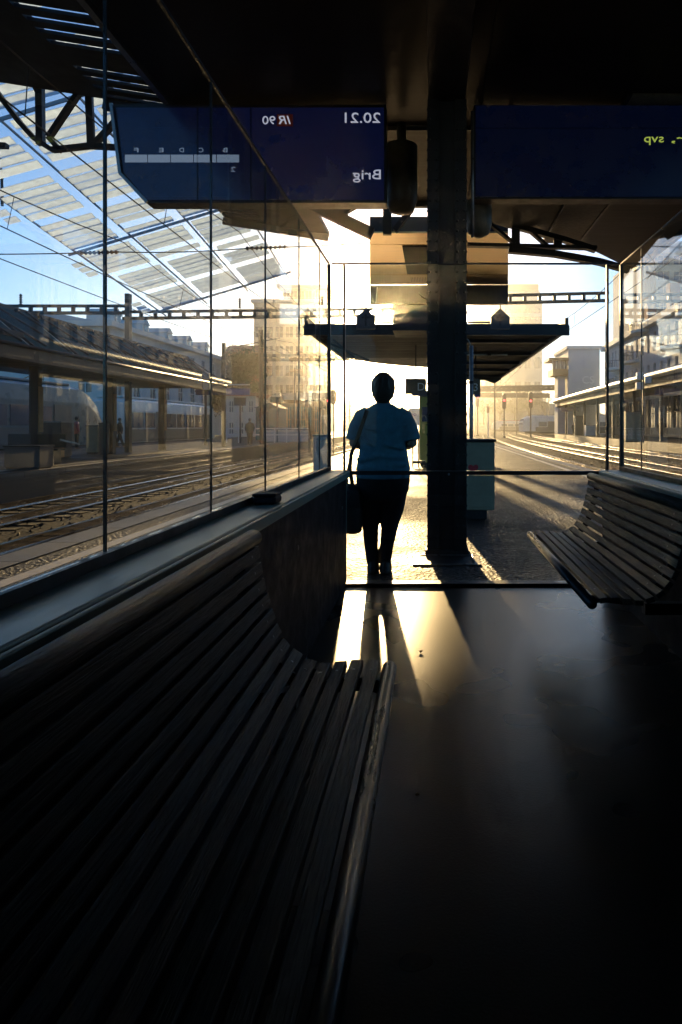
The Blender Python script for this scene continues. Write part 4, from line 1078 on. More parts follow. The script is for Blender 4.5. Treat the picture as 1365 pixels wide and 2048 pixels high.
for i, y in enumerate((19.5, 23.8, 28.5)):
    obj('loudspeaker', B().box(-12.6, -12.0, y - .5, y + .5, 3.78, 3.95), 'black_steel', lc)

# signs hanging at the end of the left canopy
for (px0, px1, d, lab) in ((392, 448, 37.8, 'blue hanging sign at the far end of the left canopy'), (450, 500, 52, 'second blue hanging sign, right of the dark mast')):
    a, c = at(px0, 777, d), at(px1, 790, d)
    t = thing('blue_sign', lab, 'sign', (a.x, d, c.z), 'blue hanging signs on the left')
    obj('panel', B().box(a.x, c.x, d, d + .12, c.z, a.z), 'sign_blue', t, bevel=.01)
    for f in (.15, .85): obj('hanger', B().bar((a.x + (c.x - a.x) * f, d + .06, a.z), (a.x + (c.x - a.x) * f, d + .06, a.z + .5), .03), 'black_steel', t)
    obj('top_lamp', B().tube([(a.x, d - .05, a.z + .28), (c.x, d - .05, a.z + .28)], .05, 8), 'sign_white', t)

# furniture on the left platform
def box_thing(name, lab, cat, x0, x1, y0, y1, z0, z1, m, cap, group=None):
    t = thing(name, lab, cat, ((x0 + x1) / 2, (y0 + y1) / 2, z0), group)
    obj('body', B().box(x0, x1, y0, y1, z0 + .06, z1), m, t, bevel=.02)
    obj('plinth', B().box(x0 + .04, x1 - .04, y0 + .04, y1 - .04, z0, z0 + .058), 'black_steel', t)
    obj('cap', B().box(x0 - .02, x1 + .02, y0 - .02, y1 + .02, z1 + .002, z1 + .05), cap, t, bevel=.01)
    obj('door', B().box(x0 + .05, x1 - .05, y0 - .012, y0 - .001, z0 + .12, z1 - .06), m, t)
    return t
box_thing('vending_machine', 'dark vending machine on the left platform beside a canopy post', 'machine', -15.1, -14.2, 26.0, 26.8, 0, 1.35, 'sign_dark', 'grey_steel')
box_thing('waste_bin', 'orange waste bin on the left platform', 'bin', at(105, 0, 25).x, at(118, 0, 25).x, 25, 25.4, 0, .75, 'orange_tone', 'black_steel')
box_thing('equipment_box', 'low black equipment box near the left edge of the platform across', 'box', at(8, 0, 19).x, at(80, 0, 19).x, 19, 19.7, 0, .62, 'sign_dark', 'black_steel')
box_thing('timetable_case', 'grey timetable case on the left platform before the train', 'case', at(172, 0, 30).x, at(196, 0, 30).x, 30, 30.3, 0, 1.2, 'cabinet_grey', 'black_steel')
box_thing('timetable_case', 'dark timetable case just right of the grey one', 'case', at(198, 0, 29).x, at(213, 0, 29).x, 29, 29.3, 0, 1.3, 'sign_dark', 'black_steel')
bh = thing('bench_with_back', 'dark platform bench with slanting armrest on the left platform', 'bench', at(60, 0, 22).to_tuple()[:2] + (0,))
bx_ = at(60, 0, 22).x
obj('seat', B().box(bx_ - 1.0, bx_ + .9, 22, 22.45, .42, .48), 'bench_wood', bh); obj('backrest', B().box(bx_ - 1.0, bx_ + .9, 22.47, 22.52, .5, .95), 'bench_wood', bh)
for x in (bx_ - .8, bx_ + .7): obj('leg', B().box(x, x + .06, 22.02, 22.45, 0, .419), 'black_steel', bh)
obj('armrest', B().bar((bx_ + .92, 22.1, .78), (bx_ + 1.45, 22.3, .62), .05), 'grey_steel', bh)

def small_person(lab, x, y, z, h, top, stride=.0, face=0):
    k = h / 1.7
    t = thing('person', lab, 'person', (x, y, z), 'people waiting on the left platform', local=True, rotz=face)
    b = B()
    b.loft([(0, 0, .8 * k, .17 * k, .11 * k), (0, 0, .95 * k, .17 * k, .12 * k), (0, 0, 1.15 * k, .18 * k, .12 * k), (0, 0, 1.36 * k, .2 * k, .11 * k), (0, 0, 1.44 * k, .1 * k, .08 * k), (0, 0, 1.5 * k, .055 * k, .055 * k), (0, 0, 1.54 * k, .055 * k, .06 * k)], 14)
    b.ball((0, .01 * k, 1.6 * k), .08 * k, .095 * k, .115 * k)
    for s in (-1, 1):
        b.tube([(s * .09 * k, 0, .86 * k), (s * .09 * k, s * stride * .4, .47 * k), (s * .085 * k, s * stride, .05 * k)], [.095 * k, .065 * k, .045 * k], 10)
        b.ball((s * .085 * k, s * stride + .06 * k, .04 * k), .045 * k, .12 * k, .04 * k)
        b.tube([(s * .19 * k, 0, 1.37 * k), (s * .25 * k, -s * stride * .3, 1.1 * k), (s * .23 * k, .1 * k, .86 * k)], [.055 * k, .045 * k, .032 * k], 8)
        b.ball((s * .225 * k, .12 * k, .8 * k), .03 * k, .035 * k, .055 * k)
    bake(obj('body', b, 'skin', t), .03 * k, 3)
    j = B(); j.loft([(0, 0, .78 * k, .195 * k, .14 * k), (0, 0, 1.0 * k, .19 * k, .14 * k), (0, 0, 1.36 * k, .215 * k, .13 * k), (0, 0, 1.46 * k, .1 * k, .09 * k)], 14)
    for s in (-1, 1): j.tube([(s * .19 * k, 0, 1.37 * k), (s * .25 * k, -s * stride * .3, 1.1 * k), (s * .235 * k, .08 * k, .92 * k)], [.075 * k, .065 * k, .05 * k], 8)
    bake(obj('jacket', j, top, t), .03 * k, 2)
    l = B()
    for s in (-1, 1): l.tube([(s * .09 * k, 0, .84 * k), (s * .09 * k, s * stride * .4, .47 * k), (s * .085 * k, s * stride, .08 * k)], [.115 * k, .08 * k, .06 * k], 10)
    bake(obj('trousers', l, 'trousers', t), .03 * k, 2)
    obj('hair', B().ball((0, -.005 * k, 1.625 * k), .088 * k, .1 * k, .105 * k), 'hair', t, smooth=True)
small_person('person in a dark jacket with red at the front, standing alone on the left platform', at(154, 0, 36).x, 36, 0, 1.7, 'train_red', .02, R(-60))
small_person('person standing upright beside the dark timetable case', at(212, 0, 38).x, 38, 0, 1.75, 'sign_dark', .02, R(10))
small_person('left one of two people walking together on the left platform', at(230, 0, 39).x, 39, 0, 1.65, 'sign_dark', .2, R(-80))
small_person('right one of two people walking together on the left platform', at(240, 0, 39.5).x, 39.5, 0, 1.68, 'panel_navy', .24, R(-80))
small_person('person standing by the dark mast past the left canopy end', at(500, 0, 44).x, 44, 0, 1.72, 'sign_dark', .05, R(20))

# ------------------------------------------------------------------ trains
def train(lab, loc, rotz, length, h, w, m_low, m_top, m_roof, nose=2.5, nwin=10, win=(1.35, 2.35), nose_back=True, stripe=None, round_nose=False, cone=.55, group=None, panto=False):
    """a rail car lying along +Y from its tail (y=0) to its nose (y=length); local coordinates"""
    t = thing('train', lab, 'train', loc, group, local=True, rotz=rotz)
    def sec(y, k, dropn):
        hw = w / 2 * k; zt = h - dropn
        return [(-hw, y, .25), (hw, y, .25), (hw * 1.0, y, .25 + (zt - .25) * .72), (hw * .93, y, zt - .22), (hw * .70, y, zt - .04), (0, y, zt), (-hw * .70, y, zt - .04), (-hw * .93, y, zt - .22), (-hw, y, .25 + (zt - .25) * .72)]
    ss = []
    L_ = length
    steps = [(0, .9 if round_nose else 1, .25 if round_nose else 0), (.5, 1, 0), (L_ - nose, 1, 0)]
    n = 6
    for i in range(1, n + 1):
        f = i / n; steps.append((L_ - nose + nose * f, 1 - .30 * f ** 2.2, cone * h * f ** 2 if not round_nose else .45 * h * (1 - math.sqrt(max(0, 1 - f * f * .96)))))
    vs_ = []; 
    for (y, k, dn) in steps: vs_ += sec(y, k, dn)
    m = 9; fs = [(i * m + k, i * m + (k + 1) % m, (i + 1) * m + (k + 1) % m, (i + 1) * m + k) for i in range(len(steps) - 1) for k in range(m)]
    fs = [tuple(reversed(f)) for f in fs] + [tuple(range(m)), tuple(reversed(range((len(steps) - 1) * m, len(steps) * m)))]
    o = obj('body', B().add(vs_, fs), m_top, t)
    obj('roof', B().prism([(-w * .34, .4, h + .0), (w * .34, .4, h + .0), (w * .34, L_ - nose - .2, h + .0), (-w * .34, L_ - nose - .2, h + .0)], (0, 0, .16)), m_roof, t, bevel=.05)
    for s in (-1, 1):
        obj('lower_panel', B().box(s * w / 2 + (0 if s > 0 else -.03), s * w / 2 + (.03 if s > 0 else 0), .3, L_ - nose - .1, .3, win[0] - .12), m_low, t)
        pit = (L_ - nose - 1.6) / nwin
        me = mesh_of('window', B().box(0, .04, .14, pit - .14, 0, win[1] - win[0]).xform(lambda v: v if s > 0 else Vector((-v.x, v.y, v.z))), 'window_glass')
        for k in range(nwin):
            if nwin > 4 and k % 5 == 2:
                obj('door', B().box(s * w / 2 + (0 if s > 0 else -.045), s * w / 2 + (.045 if s > 0 else 0), .8 + k * pit + .1, .8 + (k + 1) * pit - .1, .35, win[1] + .12), m_low, t)
            piece('window', me, t, (s * w / 2, .8 + k * pit, win[0]))
    if stripe: obj('stripe', B().box(w / 2 + .001, w / 2 + .05, .3, L_ - nose, win[0] - .1, win[0] + .02), stripe, t)
    ys_ = L_ - nose * .62
    obj('windscreen', B().prism([(-w * .30, L_ - nose * .55, h - .30 - cone * h * .1), (w * .30, L_ - nose * .55, h - .30 - cone * h * .1), (w * .27, L_ - nose * .12, h - .2 - cone * h * .85), (-w * .27, L_ - nose * .12, h - .2 - cone * h * .85)], (0, .12, .12)) if not round_nose else
        B().prism([(-w * .32, L_ - .12, h * .48), (w * .32, L_ - .12, h * .48), (w * .30, L_ - .30, h * .70), (w * .18, L_ - .55, h * .80), (-w * .18, L_ - .55, h * .80), (-w * .30, L_ - .30, h * .70)], (0, .16, .05)), 'window_glass', t)
    obj('underframe', B().box(-w * .42, w * .42, .6, L_ - nose * .6, -.35, .245), 'black_steel', t)
    for y in (2.0, 4.4, L_ - nose - 3.4, L_ - nose - 1.0):
        for s in (-1, 1):
            obj('wheel', B().tube([(s * .68, y, -.1), (s * .82, y, -.1)], .45, 16), 'dark_steel', t)
    for s in (-1, 1): obj('headlight', B().tube([(s * w * .24, L_ - .12, .75), (s * w * .24, L_ + .01, .75)], .1, 10), 'sign_white', t)
    if panto:
        y = L_ - nose - 3.0
        for s in (-1, 1):
            obj('pantograph_arm', B().bar((s * .35, y, h + .2), (s * .25, y + 1.3, h + .75), .05).bar((s * .25, y + 1.3, h + .75), (s * .5, y + .1, h + 1.35), .05), 'orange_tone', t)  # yellow light on the arms put into their colour
        obj('pantograph_head', B().box(-.8, .8, y - .05, y + .2, h + 1.36, h + 1.42), 'grey_steel', t)
    return t
RZ = TRK + .56
train('grey-teal train with sloping nose standing at the left platform', (-23.7, 14, RZ - .05), 0, 33.0, 3.95, 2.85, 'train_grey', 'train_teal', 'train_grey', nose=4.2, nwin=13, win=(1.5, 2.6), panto=True, group='trains standing in the station')
train('white rail car with rounded end behind the teal train', (-23.7, 49.5, RZ - .05), 0, 21.0, 3.55, 2.85, 'train_grey', 'train_white', 'train_white', nose=1.9, nwin=8, win=(1.35, 2.5), round_nose=True, group='trains standing in the station')
n0_ = at(1040, 0, 160)
train('distant silver train coming round the curve behind the right-hand signal', (n0_.x + 27 * .93, 160 + 27 * .40, TRK + .55), math.atan2(.93, -.40), 27.0, 3.9, 2.9, 'train_grey', 'train_white', 'train_white', nose=3.0, nwin=9, win=(1.4, 2.5), round_nose=True, stripe='train_red', group='distant trains on the curve')
n0_ = at(985, 0, 265)
train('farther red-roofed train half hidden behind the signals', (n0_.x + 22, 270, TRK + .55), math.atan2(.99, -.14), 22.0, 3.6, 2.8, 'train_grey', 'train_white', 'train_red', nose=2.4, nwin=7, win=(1.4, 2.4), round_nose=True, group='distant trains on the curve')
# ------------------------------------------------------------------ buildings
def facade(par, p0, u, n, length, z0, z1, cols, rows, wf, hf, m, pane='window_glass', depth=.25, sill=None, base=.0):
    """wall of piers and spandrels with panes set back in real openings. p0 = corner on the ground, u = along, n = outward"""
    p0, u, n = Vector(p0), Vector(u).normalized(), Vector(n).normalized(); up = Vector((0, 0, 1))
    cw = length / cols; ch = (z1 - z0 - base) / rows; ww, wh = cw * wf, ch * hf; b = B()
    def blk(a0, a1, h0, h1, d0=0, d1=depth):
        q = [p0 + u * a0 - n * d0, p0 + u * a1 - n * d0, p0 + u * a1 - n * d1, p0 + u * a0 - n * d1]
        b.prism([v + up * h0 for v in q], up * (h1 - h0))
    if base > 0: blk(0, length, z0, z0 + base)
    zb = z0 + base
    for i in range(cols + 1):
        a0 = 0 if i == 0 else i * cw - (cw - ww) / 2; a1 = length if i == cols else i * cw + (cw - ww) / 2
        blk(a0, a1, zb, z1)
    for i in range(cols):
        a0, a1 = i * cw + (cw - ww) / 2, (i + 1) * cw - (cw - ww) / 2
        for j in range(rows + 1):
            h0 = zb if j == 0 else zb + j * ch - (ch - wh) / 2; h1 = z1 if j == rows else zb + j * ch + (ch - wh) / 2
            blk(a0, a1, h0, h1)
    w = obj('wall', b, m, par)
    ang = math.atan2(u.y, u.x)
    me = mesh_of('window', B().box(-ww / 2, ww / 2, -.02, .02, -wh / 2, wh / 2), pane)
    fm = mesh_of('window_frame', B().box(-.05, .05, -.05, .0, -wh / 2, wh / 2).box(-ww / 2, -.05, -.05, 0, -.04, .04).box(.05, ww / 2, -.05, 0, -.04, .04), m)
    for i in range(cols):
        for j in range(rows):
            c = p0 + u * ((i + .5) * cw) + up * (zb + (j + .5) * ch) - n * (depth * .7)
            piece('window', me, par, c, (0, 0, ang))
            piece('window_frame', fm, par, c + n * .05, (0, 0, ang if n.dot(Vector((-math.sin(ang), math.cos(ang), 0))) < 0 else ang + math.pi))
            if sill:
                pass
    return w

# pale long house behind the left platform
bl = thing('pale_house', 'pale plastered building with tall windows above the left canopy', 'building', (-30, 63, 0))
facade(bl, (-30, 63, 0), (0, 1, 0), (1, 0, 0), 36, 0, 10.4, 9, 2, .38, .62, 'plaster_white', base=3.5)
facade(bl, (-52, 63, 0), (1, 0, 0), (0, -1, 0), 22, 0, 10.4, 5, 2, .28, .5, 'plaster_white', base=3.5)
obj('core', B().box(-51.6, -30.4, 63.4, 98.6, 0, 10.2), 'plaster_white', bl)
obj('cornice', B().box(-52.5, -29.4, 62.4, 99.5, 10.42, 10.9), 'plaster_white', bl)
obj('roof', B().prism([(-51, 63, 10.92), (-31, 63, 10.92), (-36, 63, 11.9), (-46, 63, 11.9)], (0, 34, 0)), 'plaster_grey', bl)
for k in range(5):
    y = 66 + k * 6.5
    dm = obj('dormer', B().box(-33.2, -30.6, y - .8, y + .8, 10.93, 12.0).prism([(-33.2, y - 1, 12.0), (-33.2, y + 1, 12.0), (-33.2, y, 12.6)], (2.7, 0, 0)), 'plaster_white', bl)
    obj('pane', B().box(-30.59, -30.55, y - .5, y + .5, 11.2, 11.9), 'window_glass', dm)

# bright office block left of the sun glow
d = 170.0
ob_ = thing('office_block', 'pale flat-roofed office block with a top row of windows left of the sun', 'building', (at(590, 0, d).x, d, 0))
x0, x1 = at(508, 0, d).x, at(650, 0, d).x; zt = at(0, 606, d).z
facade(ob_, (x0, d, 0), (1, 0, 0), (0, -1, 0), x1 - x0, 0, zt, 7, 6, .72, .55, 'plaster_cream', pane='window_warm', base=3)
obj('core', B().box(x0 + .3, x1 - .3, d + .3, d + 20, 0, zt - .2), 'plaster_cream', ob_)
x2 = at(566, 0, d + 3).x; x3 = at(654, 0, d + 3).x; z4 = at(0, 578, d + 3).z
facade(ob_, (x2, d + 3, 0), (1, 0, 0), (0, -1, 0), x3 - x2, zt - .1, z4, 6, 1, .86, .75, 'plaster_cream', pane='window_warm')
obj('penthouse_core', B().box(x2 + .3, x3 - .3, d + 3.3, d + 18, zt, z4 - .1), 'plaster_cream', ob_)
obj('roof_slab', B().box(x2 - 1.2, x3 + 1.0, d + 1.6, d + 19, z4 + .01, z4 + .9), 'plaster_white', ob_)
obj('roof_edge', B().box(x0 - .6, x1 + .4, d - .6, d + 20.5, zt + .003, zt + .7) if False else B().box(x0 - .6, x1 + .4, d - .6, d + 2.4, zt + .003, zt + .9), 'plaster_white', ob_)

# long pinkish building right of the pillar
d = 430.0
rb = thing('long_pink_building', 'long pale building with brick-red roof band behind the right gantry', 'building', (at(1060, 0, d).x, d, 0))
x0, x1 = at(948, 0, d).x, at(1085, 0, d).x; zt = at(0, 604, d).z
facade(rb, (x0, d, 0), (1, 0, 0), (0, -1, 0), x1 - x0, 0, zt, 7, 5, .6, .45, 'plaster_cream', pane='window_warm', base=3)
obj('core', B().box(x0 + .3, x1 - .3, d + .3, d + 22, 0, zt - .2), 'plaster_cream', rb)
obj('attic', B().box(x0 + 1, x1 - 1, d + 3, d + 21, zt - .1, at(0, 582, d + 3).z), 'plaster_white', rb)
obj('roof_band', B().box(x0 - .5, x1 - 2, d + 1.5, d + 22, at(0, 581.5, d + 1.5).z, at(0, 568, d + 1.5).z), 'brick_red', rb)
obj('band_course', B().box(x0 - .2, x1 + .2, d - .35, d - .005, at(0, 634, d).z, at(0, 626, d).z), 'plaster_white', rb)

# tall tower block at the upper right
d = 150.0
tb = thing('tower_block', 'tall block with grid windows and pink fins at the upper right edge', 'building', (at(1330, 0, d).x, d, 0))
x0, x1 = at(1284, 0, d).x, at(1470, 0, d).x; zt = at(0, 505, d).z
facade(tb, (at(1312, 0, d).x, d, 0), (1, 0, 0), (0, -1, 0), x1 - at(1312, 0, d).x, 8, zt, 5, 9, .72, .55, 'plaster_cream', base=1)
for k in range(9):
    xx = x0 + (at(1312, 0, d).x - x0) * (k + .2) / 9
    obj('fin', B().box(xx, xx + .16, d - .3, d + .2, 8, zt), 'brick_red', tb)
obj('core', B().box(x0, x1 - .3, d + .3, d + 24, 0, zt - .1), 'plaster_white', tb)
obj('roof_hut', B().box(at(1345, 0, d).x, at(1400, 0, d).x, d + 2, d + 9, zt, zt + 3), 'plaster_white', tb)

# station house on the right with balconies
sb = thing('station_house', 'bluish station building with balconies above the curved right canopy', 'building', (25, 80, 0))
XF = 24.5
def facing(yy): return XF + bend(yy)
segs = [(46, 62), (62, 78), (78, 94), (94, 108)]
for (ya, yb) in segs:
    a, c = Vector((facing(ya), ya, 0)), Vector((facing(yb), yb, 0)); u = (c - a).normalized(); n = Vector((-u.y, u.x, 0))
    facade(sb, a, u, n, (c - a).length, 5.6, 13.0, 6, 2, .42, .62, 'plaster_blue', depth=.3)
    facade(sb, a + n * -.6, u, n, (c - a).length, 0.0, 5.2, 5, 1, .78, .72, 'sign_dark', depth=.25, base=.4)
    obj('cornice', B().prism([v + Vector((0, 0, 13.02)) for v in (a + n * .7, c + n * .7, c - n * 2, a - n * 2)], (0, 0, .5)), 'plaster_white', sb)
    obj('roof', B().prism([v for v in (a + n * .5 + Vector((0, 0, 13.55)), c + n * .5 + Vector((0, 0, 13.55)), c - n * 6 + Vector((0, 0, 17.2)), a - n * 6 + Vector((0, 0, 17.2)))], (0, 0, .3)), 'plaster_grey', sb)
    obj('core', B().prism([a - n * .9, c - n * .9, c - n * 12, a - n * 12], (0, 0, 13.5)), 'plaster_blue', sb)
for (yc, z) in ((72, 9.3), (88, 9.3), (99, 9.3), (66, 12.0), (84, 12.6), (97, 6.6)):
    x = facing(yc); pts = [(x + .1, yc - 2.2, z), (x - .9, yc - 2.0, z), (x - 1.5, yc - 1.0, z), (x - 1.6, yc, z), (x - 1.5, yc + 1.0, z), (x - .9, yc + 2.0, z), (x + .1, yc + 2.2, z)]
    bal = obj('balcony', B().prism(pts, (0, 0, .35)), 'plaster_white', sb, bevel=.03)
    rl = B()
    for i in range(len(pts) - 1):
        p, q = Vector(pts[i]) + Vector((0, 0, 1.3)), Vector(pts[i + 1]) + Vector((0, 0, 1.3)); rl.bar(p, q, .06)
        for f in (0, .33, .66): c = p.lerp(q, f); rl.bar(c, c - Vector((0, 0, .95)), .04)
    obj('railing', rl, 'dark_steel', bal)
for k in range(5):
    y = 52 + k * 10; x = facing(y) + 2.6
    obj('chimney', B().box(x, x + 1.2, y, y + 1.4, 15.0, 18.5), 'brick_red', sb)

# end block of the station with a glazed cabin
eb = thing('end_block', 'pale blue end block with letters CS beside the station house', 'building', (26, 114, 0))
ex0, ex1 = at(1137, 0, 112).x, at(1200, 0, 112).x
ez = at(0, 698, 112).z
obj('core', B().box(ex0, ex1, 112, 124, 0, ez), 'plaster_grey', eb)
obj('roof_edge', B().box(ex0 - .3, ex1 + .3, 111.6, 124.3, ez + .003, ez + .5), 'plaster_white', eb)
lettering('lettering', 'CS', 1.75, (at(1165, 0, 112).x, 111.97, at(0, 767, 112).z), 'sign_white', eb, depth=.03)
cx0_, cx1_ = at(1106, 0, 112).x, ex0 - .005
cz0, cz1 = at(0, 751, 112).z, at(0, 717, 112).z
cab = obj('cabin_floor', B().box(cx0_, cx1_, 112, 117, cz0, cz0 + 1.1), 'orange_tone', eb)
obj('cabin_roof', B().box(cx0_ - .7, cx1_, 111.5, 117.5, cz1 - .35, cz1 + .1), 'orange_tone', eb)
for k in range(4):
    w_ = (cx1_ - cx0_) / 4; obj('cabin_window', B().box(cx0_ + k * w_ + .08, cx0_ + (k + 1) * w_ - .08, 112.1, 112.16, cz0 + 1.11, cz1 - .36), 'window_glass', eb)
    obj('cabin_mullion', B().box(cx0_ + k * w_ - .06, cx0_ + k * w_ + .06, 112.0, 112.2, cz0 + 1.11, cz1 - .36), 'plaster_white', eb)
obj('cabin_stem', B().box(cx0_ + 1.0, cx1_ - .3, 113, 116, 0, cz0 - .003), 'plaster_grey', eb)

# curved canopy of the station platform
rc = thing('station_canopy', 'long dark curved canopy with rounded end over the right platform', 'canopy', (20, 80, 0))
def ce(y):
    return 15.9 + bend(y) + (max(0, y - 104) ** 2 / 26.0 if y > 104 else 0)
yy = [26 + 4 * i for i in range(20)] + [104, 107, 110, 112.5, 114.5, 116]
obj('roof_slab', ribbon(yy, lambda y: ce(y) + .25, lambda y: facing(min(y, 108)) - .8 if y < 111 else facing(108) - .8, 4.75, 5.15), 'roof_dark', rc)
# rounded pale gutter along the edge
pts = [(ce(y) + .1, y, 5.05) for y in yy]
obj('edge_gutter', B().tube(pts, [(.26, .22)] * len(pts), 10), 'grey_steel', rc, smooth=True)
obj('edge_fascia', ribbon(yy, lambda y: ce(y) + .35, lambda y: ce(y) + .5, 4.2, 4.745), 'roof_dark', rc)
y = 30
while y < 112:
    x = ce(y) + 1.9; obj('post', B().box(x - .12, x + .12, y - .12, y + .12, 0, 4.745), 'dark_steel', rc); y += 8.2
for k in range(16):
    y = 44 + k * 4; obj('tie_rod', B().bar((ce(y) + .6, y, 5.16), (facing(y) - .1, y + 2.2, 7.6), .09), 'dark_steel', rc)
for (px, d, w_, m_, lab) in ((1140, 98, 2.6, 'sign_blue', 'long blue sign under the far end of the station canopy'), (1172, 88, 1.2, 'sign_white', 'small white round-cornered sign under the station canopy')):
    c = at(px, 818, d); t = thing('platform_sign', lab, 'sign', (c.x, d, c.z), None)
    obj('panel', B().box(c.x - w_ / 2, c.x + w_ / 2, d, d + .15, c.z - .35, c.z + .25), m_, t, bevel=.04)
    obj('hanger', B().bar((c.x, d + .07, c.z + .25), (c.x, d + .07, 4.7), .06), 'dark_steel', t)
for i, (px, d, hgt, m_, lab) in enumerate(((1182, 84, 1.3, 'plaster_white', 'white-sided box on the station platform'), (1160, 92, 2.6, 'sign_dark', 'dark kiosk on the station platform under the blue sign'), (1268, 52, 2.3, 'cabinet_grey', 'tall grey pillar box on the station platform near the glass joint'))):
    c = at(px, 0, d); box_thing('platform_cabinet', lab, 'cabinet', c.x - .6, c.x + .6, d, d + .8, 0.0, hgt, m_, 'dark_steel')
lp = thing('platform_lamp', 'cluster of square white lamps on a dark stem under the right canopy', 'lamp', at(1280, 0, 50).to_tuple()[:2] + (0,))
for (px, py) in ((1280, 752), (1279, 772), (1296, 760)):
    c = at(px, py, 50); obj('lamp_shade', B().box(c.x - .24, c.x + .24, 49.8, 50.2, c.z - .26, c.z + .26), 'sign_white', lp, bevel=.06)
c = at(1287, 0, 50); obj('stem', B().box(c.x - .06, c.x + .06, 49.95, 50.05, 0, at(0, 748, 50).z), 'dark_steel', lp)
for (x, y, f, lab) in ((1148, 95, 0, 'person waiting under the blue sign on the station platform'), (1196, 78, 1, 'person in dark clothes under the station canopy')):
    small_person(lab, at(x, 0, y).x, y, 0, 1.72, 'sign_dark', .05, f)

# ------------------------------------------------------------------ small buildings and clutter left of the person
d = 75.0
hs = thing('timber_station_house', 'timber-framed house, orange light put into its colour, with tall windows left of the person', 'building', (at(590, 0, d).x, d, TRK))
x0, x1 = at(546, 0, d).x, at(640, 0, d).x; zt = at(0, 800, d).z
facade(hs, (x0, d, 0), (1, 0, 0), (0, -1, 0), x1 - x0, TRK, zt, 7, 1, .55, .66, 'orange_tone', depth=.2, base=.6)  # orange light on the house is part of the wall colour
obj('core', B().box(x0 + .25, x1 - .25, d + .25, d + 8, TRK, zt - .1), 'orange_tone', hs)
obj('roof', B().prism([(x0 - .6, d - .6, zt + .003), (x0 - .6, d + 8.6, zt + .003), (x0 - .6, d + 4, zt + 1.0)], (x1 - x0 + 1.2, 0, 0)), 'sign_bronze', hs)
d = 58.0
hu = thing('green_hut', 'dark teal hut with pitched roof beside the timber house', 'hut', (at(535, 0, d).x, d, TRK))
x0, x1 = at(512, 0, d).x, at(558, 0, d).x; zt = at(0, 816, d).z
obj('walls', B().box(x0, x1, d, d + 3, TRK, zt), 'hut_teal', hu)
obj('roof', B().prism([(x0 - .15, d - .2, zt + .003), (x1 + .15, d - .2, zt + .003), ((x0 + x1) / 2 + .2, d - .2, zt + .45)], (0, 3.4, 0)), 'hut_teal', hu)
obj('door', B().box(x0 + .3, x0 + 1.1, d - .04, d - .003, TRK + .1, zt - .3), 'dark_steel', hu)
wh = thing('white_house', 'small white house with square windows behind the left signs', 'building', (at(475, 0, 80).x, 80, TRK))
x0, x1 = at(453, 0, 80).x, at(512, 0, 80).x; zt = at(0, 792, 80).z
facade(wh, (x0, 80, 0), (1, 0, 0), (0, -1, 0), x1 - x0, TRK, zt, 3, 2, .4, .5, 'plaster_white', depth=.2, base=.5)
obj('core', B().box(x0 + .25, x1 - .25, 80.25, 87, TRK, zt - .1), 'plaster_white', wh)
obj('roof', B().box(x0 - .4, x1 + .4, 79.6, 87.4, zt + .003, zt + .35), 'brick_red', wh)
# low white fence along the tracks
fe = thing('white_fence', 'low white railing along the far left platform end', 'fence', (at(520, 0, 50).x, 50, 0))
for z in (.55, 1.0): obj('rail', B().box(at(452, 0, 50).x, at(622, 0, 50).x, 50, 50.06, z, z + .09), 'sign_white', fe)
for k in range(8):
    x = at(452 + 24 * k, 0, 50).x; obj('post', B().box(x, x + .07, 50.07, 50.14, 0, 1.12), 'sign_white', fe)
kb = thing('concrete_barrier', 'grey concrete wall behind the white railing', 'wall', (at(560, 0, 54).x, 54, 0))
obj('wall', B().box(at(520, 0, 54).x, at(620, 0, 54).x, 54, 54.3, 0, .8), 'plaster_grey', kb); obj('coping', B().box(at(519, 0, 54).x, at(621, 0, 54).x, 53.95, 54.35, .803, .9), 'plaster_white', kb)
# signs and posts in the glare left of the person
for (px0, px1, py0, py1, d, lab) in ((468, 492, 795, 811, 48, 'dark hanging sign before the white house'), (541, 567, 793, 804, 52, 'dark hanging sign before the timber house'), (640, 652, 800, 818, 60, 'small dark sign near the sun glow')):
    a, c = at(px0, py0, d), at(px1, py1, d); t = thing('track_sign', lab, 'sign', (a.x, d, c.z), 'dark signs by the left tracks')
    obj('panel', B().box(a.x, c.x, d, d + .1, c.z, a.z), 'sign_dark', t)
    obj('post', B().box((a.x + c.x) / 2 - .05, (a.x + c.x) / 2 + .05, d + .11, d + .2, TRK, a.z), 'dark_steel', t)
for (px, ytop, d, lab) in ((590, 735, 70, 'thin line pole left of the sun glow'), (563, 780, 66, 'grey pole before the timber house'), (620, 790, 48, 'dark thin pole near the bright railing'), (412, 770, 44, 'pole at the end of the white rail car'), (700, 780, 80, 'thin pole left of the person')):
    p = at(px, ytop, d); t = thing('line_pole', lab, 'pole', (p.x, d, TRK), 'thin poles by the left tracks')
    obj('shaft', B().tube([(p.x, d, TRK), (p.x, d, p.z)], [.11, .07], 8), 'dark_steel', t); obj('crossarm', B().bar((p.x - .7, d, p.z - .4), (p.x + .7, d, p.z - .4), .07), 'dark_steel', t)
gb = thing('relay_box', 'white relay box standing at the left platform edge by the glass corner', 'box', (at(643, 0, 17).x, 17, 0))
c = at(643, 0, 17)
obj('body', B().box(c.x - .20, c.x + .20, 17, 17.35, .05, .95), 'plaster_white', gb, bevel=.015); obj('plinth', B().box(c.x - .17, c.x + .17, 17.03, 17.32, 0, .048), 'dark_steel', gb); obj('lid', B().box(c.x - .22, c.x + .22, 16.98, 17.37, .953, 1.0), 'grey_steel', gb, bevel=.01)

